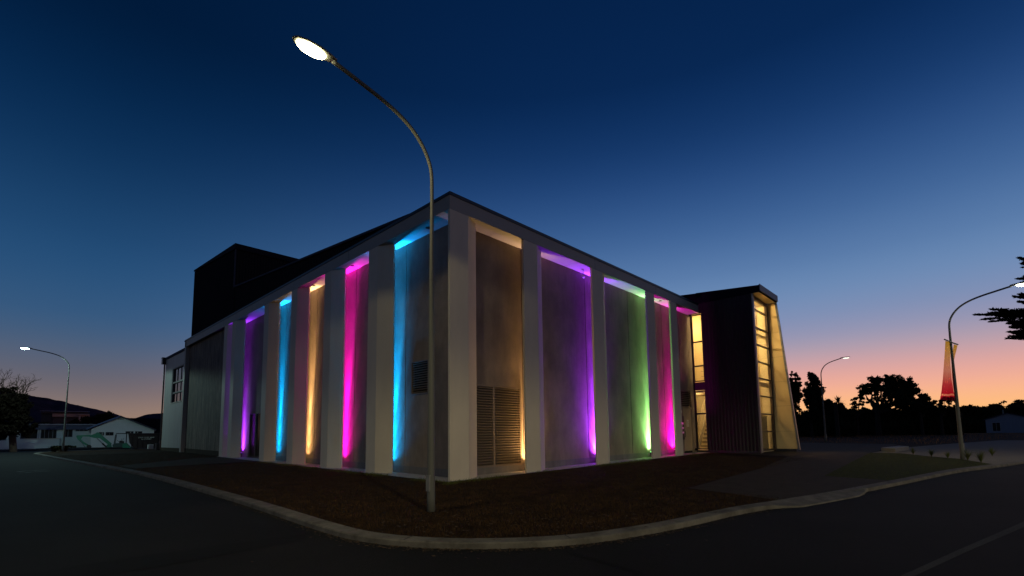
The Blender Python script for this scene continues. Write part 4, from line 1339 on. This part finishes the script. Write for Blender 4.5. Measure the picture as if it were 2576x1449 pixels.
# gabled white house
A = P(226.5, 1127, 92); B = P(392, 1125, 92)
w = Wall(A, B)
gh = thing('gabled_house', 'white gabled house end with four small dark windows behind the green digger', 'house', (A.x, A.y, .4))
zb = .3
uR, zR = w.hit(302.5, 1049); uL, zL = w.hit(226.5, 1079); uE, zE = w.hit(388, 1081)
g = MB()
a0 = [w.p(0, zb), w.p(uE, zb), w.p(uE, zE), w.p(uR, zR), w.p(0, zL)]
a1 = [w.p(0, zb, 9), w.p(uE, zb, 9), w.p(uE, zE, 9), w.p(uR, zR, 9), w.p(0, zL, 9)]
g.add(a0 + a1, [(0, 1, 2, 3, 4), (9, 8, 7, 6, 5)] + [(i, 5 + i, 5 + (i + 1) % 5, (i + 1) % 5) for i in range(5)])
gw = g.build('wall', WBOARD, gh)
for i in range(9):
    mbb = MB(); w.box(mbb, uE * (i + .5) / 9, zb, uE * (i + .5) / 9 + .04, min(zL + (zR - zL) * (uE * (i + .5) / 9) / uR, zE + (zR - zE) * (uE - uE * (i + .5) / 9) / (uE - uR)) - .05, -.018, 0)
    mbb.build('batten', WBOARD, gw)
r_ = MB()
eL = w.hit(217.5, 1079.5); eR = w.hit(393, 1083)
r_.slab(w.p(eL[0], eL[1] - .05, -.5), w.p(uR, zR + .02, -.5), w.p(uR, zR + .02, 9), w.p(eL[0], eL[1] - .05, 9), (0, 0, 1), .2)
r_.slab(w.p(uR, zR + .02, -.5), w.p(eR[0], eR[1] - .05, -.5), w.p(eR[0], eR[1] - .05, 9), w.p(uR, zR + .02, 9), (0, 0, 1), .2)
ro = r_.build('roof', ROOFD, gh)
bg_ = MB(); bg_.slab(w.p(eL[0], eL[1] - .1, -.53), w.p(uR, zR - .03, -.53), w.p(uR, zR - .03, -.5), w.p(eL[0], eL[1] - .1, -.5), (0, 0, 1), .25); bg_.build('barge_board', ROOFB, ro)
for rect in [(248, 1087, 262, 1095.5), (266, 1087, 286, 1095.5), (316, 1085, 336, 1090), (340, 1085, 358, 1090)]:
    house_window(w, rect, gh, mat('dark_joinery', (.03, .03, .04), .5))
vv = MB(); q = w.hit(303, 1054); vv.tube([w.p(q[0] - .25, q[1], -.02), w.p(q[0] - .25, q[1], -.1)], .09, 10); w.box(vv, q[0] - .1, q[1] - .08, q[0] + .4, q[1] + .08, -.06, -.005)
vv.build('gable_vent', mat('vent_grey', (.3, .3, .3), .6), gh)

# long white house
A = P(-60, 1131, 97); B = P(232, 1127, 97)
w2 = Wall(A, B)
lh = thing('long_house', 'long low white house with wide dark windows behind the bushy tree', 'house', (A.x, A.y, .4))
zt_ = w2.hit(100, 1080)[1]
g = MB(); w2.box(g, 0, .25, w2.L, zt_, 0, 8); lw = g.build('wall', WBOARD, lh)
g = MB(); z1 = w2.hit(100, 1067)[1]; w2.box(g, -.5, zt_ - .05, w2.L + .3, z1 - .12, -.5, 8.4); g.build('fascia', mat('dark_blue_fascia', (.03, .035, .10), .5), lh)
g = MB(); w2.box(g, -.7, z1 - .118, w2.L + .5, z1 + .03, -.7, 8.6); g.build('roof', mat('pale_roof_edge', (.30, .28, .33), .6), lh)
for rect, mm_ in [((52, 1078, 96, 1104), 0), ((103, 1077, 144, 1104), 3), ((160, 1077, 184, 1100), 1), ((190, 1077, 222, 1085), 2), ((-30, 1085, 18, 1108), 2)]:
    house_window(w2, rect, lh, mat('pale_joinery', (.28, .30, .36), .5), muls=mm_)
g = MB(); w2.pxbox(g, 62, 1104.5, 150, 1129, -1.0, -.02); g.build('lower_wall', WBOARD, lh)
g = MB(); w2.pxbox(g, 60, 1103.3, 152, 1104.6, -1.08, 0); g.build('ledge', WHITE, lh)
g = MB(); q = w2.hit(99, 1079); w2.box(g, q[0] - .06, .3, q[0] + .06, zt_ - .06, -.42, -.3); g.build('porch_post', mat('pale_joinery', (.28, .30, .36), .5), lh)
# deck rail in front
A = P(-40, 1130, 88); B = P(91, 1130, 88)
w3 = Wall(A, B)
rl = thing('deck_railing', 'slatted white deck railing under the left tree', 'railing', (A.x, A.y, .4))
zt3 = w3.hit(60, 1108)[1]
g = MB(); w3.box(g, 0, zt3 - .06, w3.L, zt3, -.04, .04); g.build('top_rail', WBOARD, rl)
g = MB(); w3.box(g, 0, .75, w3.L, .8, -.02, .02); g.build('bottom_rail', WBOARD, rl)
nb = 40
bo = MB()
for i in range(nb):
    u = w3.L * (i + .5) / nb
    bal = MB(); w3.box(bal, u - .03, .5, u + .03, zt3 - .062, -.018, .018); bal.build('baluster', WBOARD, rl)

# pink building and roof line far behind
A = P(95, 1085, 185); B = P(225, 1085, 185)
w4 = Wall(A, B)
pk = thing('pink_building', 'low pinkish building with a long pale roof edge under the hills', 'building', (A.x, A.y, .5))
def pq(x0, y0, x1, y1, d0, d1, nm, m_):
    g = MB(); w4.pxbox(g, x0, y0, x1, y1, d0, d1); return g.build(nm, m_, pk)
pq(101, 1033.5, 226, 1035.5, -1, 10, 'roof_edge', mat('pale_lilac_roof', (.30, .26, .36), .6))
pq(104, 1035.6, 225, 1040, 0, 10, 'roof', mat('dark_lilac_roof', (.05, .04, .06), .7))
pq(132, 1040.1, 226, 1048.5, .3, 10, 'wall', PINK)
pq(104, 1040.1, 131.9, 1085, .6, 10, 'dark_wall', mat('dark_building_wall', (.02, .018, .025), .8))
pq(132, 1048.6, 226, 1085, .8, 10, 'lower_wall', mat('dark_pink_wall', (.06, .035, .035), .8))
pq(199, 1043, 203, 1064, -.6, .2, 'pillar', PINK)
pq(199, 1041.5, 226, 1044, -.7, .2, 'beam', PINK)

# grey shed-like house at far right
A = P(2482, 1087, 150); B = P(2700, 1082, 150)
w5 = Wall(A, B)
sh = thing('grey_house', 'pale grey gabled house with one square window at the far right across the field', 'house', (A.x, A.y, .4))
uR, zR = w5.hit(2533, 1040.5); uL, zL = w5.hit(2476, 1056.5); uE = w5.L; zE = w5.hit(2620, 1056)[1] * .92
uR2 = uR; uE = uR * 2.15; zE = zL
g = MB(); a0 = [w5.p(0, .2), w5.p(uE, .2), w5.p(uE, zE), w5.p(uR, zR), w5.p(0, zL)]
a1 = [w5.p(0, .2, 14), w5.p(uE, .2, 14), w5.p(uE, zE, 14), w5.p(uR, zR, 14), w5.p(0, zL, 14)]
g.add(a0 + a1, [(0, 1, 2, 3, 4), (9, 8, 7, 6, 5)] + [(i, 5 + i, 5 + (i + 1) % 5, (i + 1) % 5) for i in range(5)])
GREYW = mat('blue_grey_cladding', (.17, .20, .26), .7, noise=.1, nscale=8, stretch=(1, 1, .05))
gw = g.build('wall', GREYW, sh)
r_ = MB()
r_.slab(w5.p(-.4, zL - .08, -.35), w5.p(uR, zR + .02, -.35), w5.p(uR, zR + .02, 14), w5.p(-.4, zL - .08, 14), (0, 0, 1), .16)
r_.slab(w5.p(uR, zR + .02, -.35), w5.p(uE + .4, zE - .08, -.35), w5.p(uE + .4, zE - .08, 14), w5.p(uR, zR + .02, 14), (0, 0, 1), .16)
r_.build('roof', ROOFD, sh)
hw_ = house_window(w5, (2495, 1063, 2516, 1085), sh, mat('white_joinery', (.35, .35, .38), .5), muls=1)
g = MB(); g.tube([w5.p(uR - .6, zR - .1, 2), w5.p(uR - .6, zR + .9, 2)], .12, 8); g.build('flue', GALV, sh)

# green mini digger
ex = P(285, 1124, 82)
wd = Wall(P(190, 1125, 82), P(330, 1125, 82))
dg = thing('excavator', 'small green excavator with a folded boom and black canopy in front of the gabled house', 'excavator', (ex.x, ex.y, zg(ex.x, ex.y)))
ec = lambda X, Y: (176.1 + X * .0977, 1056.5 + Y * .0977)
def prof(name, pts, m_, d0, d1, parent):
    q = [wd.hit(*ec(*p)) for p in pts]; n = len(q); g = MB()
    g.add([wd.p(u, z, d0) for u, z in q] + [wd.p(u, z, d1) for u, z in q], [tuple(range(n)), tuple(range(2 * n - 1, n - 1, -1))] + [(i, n + i, n + (i + 1) % n, (i + 1) % n) for i in range(n)])
    return g.build(name, m_, parent)
bm_ = prof('boom', [(1075, 605), (1050, 645), (960, 620), (770, 470), (640, 465), (520, 440), (520, 395), (660, 345), (700, 315), (755, 335)], GREENP, -.14, .14, dg)
def rod(name, a, b, r_, m_, parent, d=0.0):
    p, q = wd.hit(*ec(*a)), wd.hit(*ec(*b)); g = MB(); g.tube([wd.p(p[0], p[1], d), wd.p(q[0], q[1], d)], r_, 8); return g.build(name, m_, parent)
rod('hydraulic_ram', (690, 470), (930, 690), .05, mat('ram_steel', (.25, .25, .25), .3, metal=.8), bm_, -.18)
rod('hydraulic_ram', (830, 600), (945, 700), .09, RUBBER, bm_, -.18)
sk = prof('stick', [(170, 400), (200, 395), (520, 385), (530, 430), (330, 425), (300, 470), (250, 540), (200, 500), (165, 440)], GREENP, -.12, .12, dg)
prof('linkage', [(200, 480), (250, 470), (350, 560), (480, 640), (460, 680), (400, 650), (260, 560)], GREENP, -.1, .1, sk)
rod('hydraulic_ram', (250, 520), (400, 710), .035, mat('ram_steel', (.25, .25, .25), .3, metal=.8), sk, -.15)
prof('bucket', [(420, 690), (450, 640), (520, 640), (560, 690), (540, 720), (460, 722)], RUBBER, -.3, .3, dg)
prof('swing_post', [(940, 640), (1060, 600), (1080, 700), (940, 712)], mat('dark_green_paint', (.015, .12, .08), .5), -.2, .2, dg)
bd = prof('body', [(1090, 640), (1160, 600), (1300, 590), (1390, 600), (1450, 580), (1560, 690), (1380, 700), (1100, 700)], mat('dark_machine_body', (.02, .05, .05), .5), -.7, .7, dg)
prof('engine_cover', [(1350, 620), (1440, 580), (1560, 705), (1340, 708)], GREENP, -.72, -.7, bd)
prof('blade', [(1370, 690), (1560, 690), (1580, 716), (1360, 716)], GREENP, -.8, -.72, dg)
for dd in (-.65, .45): prof('track', [(1100, 690), (1130, 670), (1500, 672), (1530, 695), (1510, 722), (1120, 722)], RUBBER, dd, dd + .25, dg)
cn_ = MB()
for d in (-.5, .5):
    pts = [wd.hit(*ec(*p)) for p in [(1130, 640), (1175, 390), (1200, 352), (1460, 352)]]
    cn_.tube([wd.p(u, z, d) for u, z in pts], .04, 8)
    pts = [wd.hit(*ec(*p)) for p in [(1160, 620), (1200, 380)]]
    cn_.tube([wd.p(u, z, d) for u, z in pts], .03, 8)
pts = [wd.hit(*ec(*p)) for p in [(1440, 640), (1460, 352)]]
for d in (-.5, .5): cn_.tube([wd.p(u, z, d) for u, z in pts], .04, 8)
cn_.build('canopy_frame', RUBBER, dg)
prof('canopy_roof', [(1185, 350), (1200, 340), (1480, 340), (1480, 356), (1190, 358)], RUBBER, -.6, .6, dg)
prof('seat', [(1260, 610), (1270, 540), (1300, 530), (1390, 545), (1400, 610)], RUBBER, -.25, .25, dg)
rod('control_lever', (1320, 560), (1330, 480), .02, RUBBER, dg, -.3); rod('control_lever', (1260, 560), (1210, 520), .02, RUBBER, dg, -.3)
rod('control_lever', (1350, 530), (1385, 470), .02, RUBBER, dg, -.2)

# skip bin with lettering
A = P(320, 1130, 68); B = P(401, 1130, 68)
wb = Wall(A, B); zt6 = wb.hit(360, 1090)[1]; gz6 = zg(A.x, A.y)
sb = thing('skip_bin', 'big dark skip bin with white lettering beside the end of the hall', 'skip bin', (A.x, A.y, gz6))
L6 = wb.L
q = [(0.0, zt6), (L6, zt6), (L6 - .15, gz6 + .1), (.55, gz6 + .1), (.15, gz6 + .7)]
n = len(q); g = MB()
g.add([wb.p(u, z, 0) for u, z in q] + [wb.p(u, z, 1.7) for u, z in q], [tuple(range(n)), tuple(range(2 * n - 1, n - 1, -1))] + [(i, n + i, n + (i + 1) % n, (i + 1) % n) for i in range(n)])
bo_ = g.build('body', BINM, sb)
g = MB(); wb.box(g, -.03, zt6 - .1, L6 + .03, zt6 + .012, -.05, 0); g.build('rim', BINM, bo_)
for k in range(6):
    g = MB(); uu = .35 + (L6 - .6) * k / 5; wb.box(g, uu - .03, gz6 + .12, uu + .03, zt6 - .102, -.045, 0); g.build('rib', BINM, bo_)
for k in range(2):
    g = MB(); wb.box(g, .6 + k * (L6 - 1.6), gz6 - .02, .9 + k * (L6 - 1.6), gz6 + .1, .1, 1.6); g.build('skid', BINM, bo_)


def text(body, size, loc, u, material, parent, name='lettering'):
    cu = bpy.data.curves.new(name, 'FONT'); cu.body = body; cu.size = size; cu.align_x = 'CENTER'; cu.extrude = .004
    tmp = bpy.data.objects.new(name, cu); COL.objects.link(tmp)
    bpy.context.view_layer.update()
    me = bpy.data.meshes.new_from_object(tmp.evaluated_get(bpy.context.evaluated_depsgraph_get()))
    bpy.data.objects.remove(tmp)
    off = ORG.get(parent, Vector((0, 0, 0)))
    up = Vector((0, 0, 1)); n_ = Vector(u).cross(up)
    for v_ in me.vertices:
        p = Vector(loc) + Vector(u) * v_.co.x + up * v_.co.y + n_ * v_.co.z - off
        v_.co = p
    me.materials.clear(); me.materials.append(material)
    o = bpy.data.objects.new(name, me); COL.objects.link(o); o.parent = parent
    ORG[o] = off
    return o


c1_ = wb.hit(368, 1102); c2_ = wb.hit(368, 1106)
u6 = wb.u if wb.u.dot(RIGHT) > 0 else -wb.u
text('LOW COST BINS', .19, wb.p(c1_[0], c1_[1], -.055), u6, TXT, bo_)
text('04 2348882', .19, wb.p(c2_[0], c2_[1], -.055), u6, TXT, bo_)
A = P(378, 1126, 66)
g = MB(); z6 = zg(A.x, A.y); g.box(A.x - .22, A.y - .22, z6 + .012, A.x + .22, A.y + .22, z6 + .5)
for k in range(4): g.box(A.x - .25, A.y - .25, z6 + .06 + k * .12, A.x + .25, A.y - .22, z6 + .11 + k * .12)
tag(g.build('crate', mat('white_plastic_crate', (.5, .5, .5), .5), bevel=.01), 'small white slatted crate in front of the skip bin', 'crate')
g = MB(); z6 = zg(-.1, 46.6); g.box(-.25, 46.3, z6, .15, 46.75, z6 + .62); g.box(-.28, 46.27, z6 + .62, .18, 46.78, z6 + .66)
tag(g.build('waste_bin', BLACK, bevel=.01), 'low dark bin at the foot of the hall downpipe', 'bin')
# utility box and shrub by the far lamp
A = P(152, 1130, 66)
g = MB(); z6 = zg(A.x, A.y); g.box(A.x - .5, A.y - .3, z6, A.x + .5, A.y + .3, z6 + .5); g.box(A.x - .55, A.y - .35, z6 + .5, A.x + .55, A.y + .35, z6 + .56)
tag(g.build('utility_box', mat('brown_utility_box', (.05, .028, .02), .6), bevel=.02), 'low brown utility box left of the far street lamp', 'utility box')
rng = random.Random(77)
for (px, lab) in ((140, 'dark low shrub left of the far street lamp'), (166, 'dark low shrub right of the far street lamp')):
    A = P(px, 1128, 65); sp_ = thing('shrub', lab, 'shrub', (A.x, A.y, zg(A.x, A.y)), 0, 'shrubs at the far street lamp')
    g = MB(); leafy(g, (A.x, A.y, zg(A.x, A.y) + .32), (.75, .6, .3), 700, .09, rng); g.build('foliage', LEAF, sp_)
    g = MB()
    for k in range(5): g.tube([(A.x, A.y, zg(A.x, A.y) - .05), (A.x + rng.gauss(0, .3), A.y + rng.gauss(0, .3), zg(A.x, A.y) + .45)], [.03, .01], 5)
    g.build('stem', BARK, sp_)

# concrete block seat at the edge of the forecourt
g = MB(); g.prism([(29.4, -8.75), (33.6, -9.3), (32.6, -9.95), (28.6, -9.55)], gz(-.1), gz(.25))
tag(g.build('concrete_block', mat('pale_block_concrete', (.15, .145, .135), .85, noise=.15, nscale=3), bevel=.03), 'low pale concrete block at the corner of the forecourt and the footpath', 'block')

# banners on the right hand lamp
LX, LY = 22.72, -12.76
BZ = 6.05
br = MB()
rd = Vector((.99, -.18, 0)).normalized()
pc = Vector((LX, LY, BZ))
YEL = (.55, .40, .02); MGN = (.30, .01, .05)
BM = bpy.data.materials.new('banner_cloth'); BM.use_nodes = True
t = BM.node_tree; pb = t.nodes['Principled BSDF']; pb.inputs['Roughness'].default_value = .8
co = t.nodes.new('ShaderNodeTexCoord'); sx = t.nodes.new('ShaderNodeSeparateXYZ'); cr_ = t.nodes.new('ShaderNodeValToRGB')
t.links.new(co.outputs['Generated'], sx.inputs[0]); t.links.new(sx.outputs['Z'], cr_.inputs[0]); t.links.new(cr_.outputs[0], pb.inputs['Base Color'])
e = cr_.color_ramp.elements
e[0].position = 0; e[0].color = (.5, .008, .06, 1); e[1].position = 1; e[1].color = (.85, .58, .04, 1)
for p_, c_ in ((.085, (.5, .008, .06, 1)), (.09, (.8, .35, .32, 1)), (.115, (.8, .35, .32, 1)), (.12, (.5, .008, .06, 1)), (.28, (.6, .08, .12, 1)), (.5, (.8, .48, .36, 1)), (.75, (.85, .6, .2, 1))):
    k_ = e.new(p_); k_.color = c_
tl = t.nodes.new('ShaderNodeBsdfTranslucent'); t.links.new(cr_.outputs[0], tl.inputs[0])
ms = t.nodes.new('ShaderNodeMixShader'); ms.inputs[0].default_value = .72
t.links.new(pb.outputs[0], ms.inputs[1]); t.links.new(tl.outputs[0], ms.inputs[2]); tpp = t.nodes.new('ShaderNodeBsdfTransparent'); t.links.new(cr_.outputs[0], tpp.inputs[0])
ms2 = t.nodes.new('ShaderNodeMixShader'); ms2.inputs[0].default_value = .55
t.links.new(ms.outputs[0], ms2.inputs[1]); t.links.new(tpp.outputs[0], ms2.inputs[2]); t.links.new(ms2.outputs[0], t.nodes['Material Output'].inputs[0])
def at_depth(px, py, dep):
    r = ray(px, py); return CAM + r * (dep / 1208.0)
LD = (Vector((LX, LY, 4)) - CAM).dot(FWD)
def banner(label, outline, dep, seed, rod_pts):
    t = thing('banner', label, 'banner', (LX, LY, BZ), 0, 'banners on the lamp pole')
    rg = MB(); rg.tube([at_depth(*p) for p in rod_pts], .035, 8); rg.build('rod', GALV, t)
    rr = random.Random(seed); mb = MB(); rows = 26; cols = 12
    for i in range(rows):
        u = i / (rows - 1)
        k = u * (len(outline) - 1); a = int(min(k, len(outline) - 2)); f = k - a
        l = [outline[a][j] * (1 - f) + outline[a + 1][j] * f for j in range(4)]
        for j in range(cols):
            s = j / (cols - 1)
            px = l[0] + (l[2] - l[0]) * s; py = l[1] + (l[3] - l[1]) * s
            d = dep + u * .22 * math.sin(s * 9 + u * 3 + seed) + .10 * u * math.sin(s * 17 + u * 5)
            mb.v.append(tuple(at_depth(px, py, d)))
    for i in range(rows - 1):
        for j in range(cols - 1):
            a = i * cols + j; mb.f.append((a, a + 1, a + cols + 1, a + cols))
    c = mb.build('cloth', BM, t, smooth=True)
    return t
bq = lambda X, Y: (2352.1 + X * .1302, 842.7 + Y * .1302)
banner('yellow to crimson banner hanging from the left arm of the lamp pole bracket', [(*bq(200, 112), *bq(292, 142)), (*bq(190, 300), *bq(296, 320)), (*bq(172, 560), *bq(300, 580)), (*bq(150, 850), *bq(325, 860)), (*bq(125, 1080), *bq(362, 1090)), (*bq(95, 1250), *bq(400, 1275))],
       LD + .05, 1, [(*bq(178, 82), LD + .05), (*bq(318, 140), LD)])
banner('narrow yellow banner twisted behind the lamp pole from the right arm', [(*bq(362, 182), *bq(436, 202)), (*bq(345, 300), *bq(410, 310)), (*bq(330, 420), *bq(380, 430)), (*bq(315, 600), *bq(350, 610)), (*bq(325, 800), *bq(345, 800)), (*bq(350, 1000), *bq(378, 1010)), (*bq(385, 1200), *bq(402, 1200))],
       LD + .35, 2, [(*bq(330, 148), LD + .02), (*bq(440, 184), LD + .3)])

# fallen leaves on the verge and along the kerb
rng = random.Random(41)
lv = MB()
for i in range(1500):
    k = rng.randrange(30, 125)
    if k >= len(inner) - 1: continue
    p = inner[k].lerp(inner[k + 1], rng.random()); t_ = (outer[k] - inner[k]).normalized()
    o_ = rng.gauss(-.9, .9) if rng.random() < .6 else rng.uniform(.36, .55)
    p = p + t_ * o_; z_ = zg(p.x, p.y) + (.03 if o_ < 0 else (.018 if o_ < .33 else -.082)); r_ = rng.uniform(.012, .03); a = rng.random() * 6
    if o_ < 0 and not lawn_keep(p.x, p.y, rng): continue
    lv.add([(p.x + r_ * math.cos(a + j * 1.57) * (1.6 if j % 2 else .7), p.y + r_ * math.sin(a + j * 1.57) * (1.6 if j % 2 else .7), z_ + rng.uniform(0, .012)) for j in range(4)], [(0, 1, 2, 3)])
tag(lv.build('leaf_litter', mat('dry_leaf', (.06, .034, .014), .9, noise=.6, nscale=3)), kind='stuff')
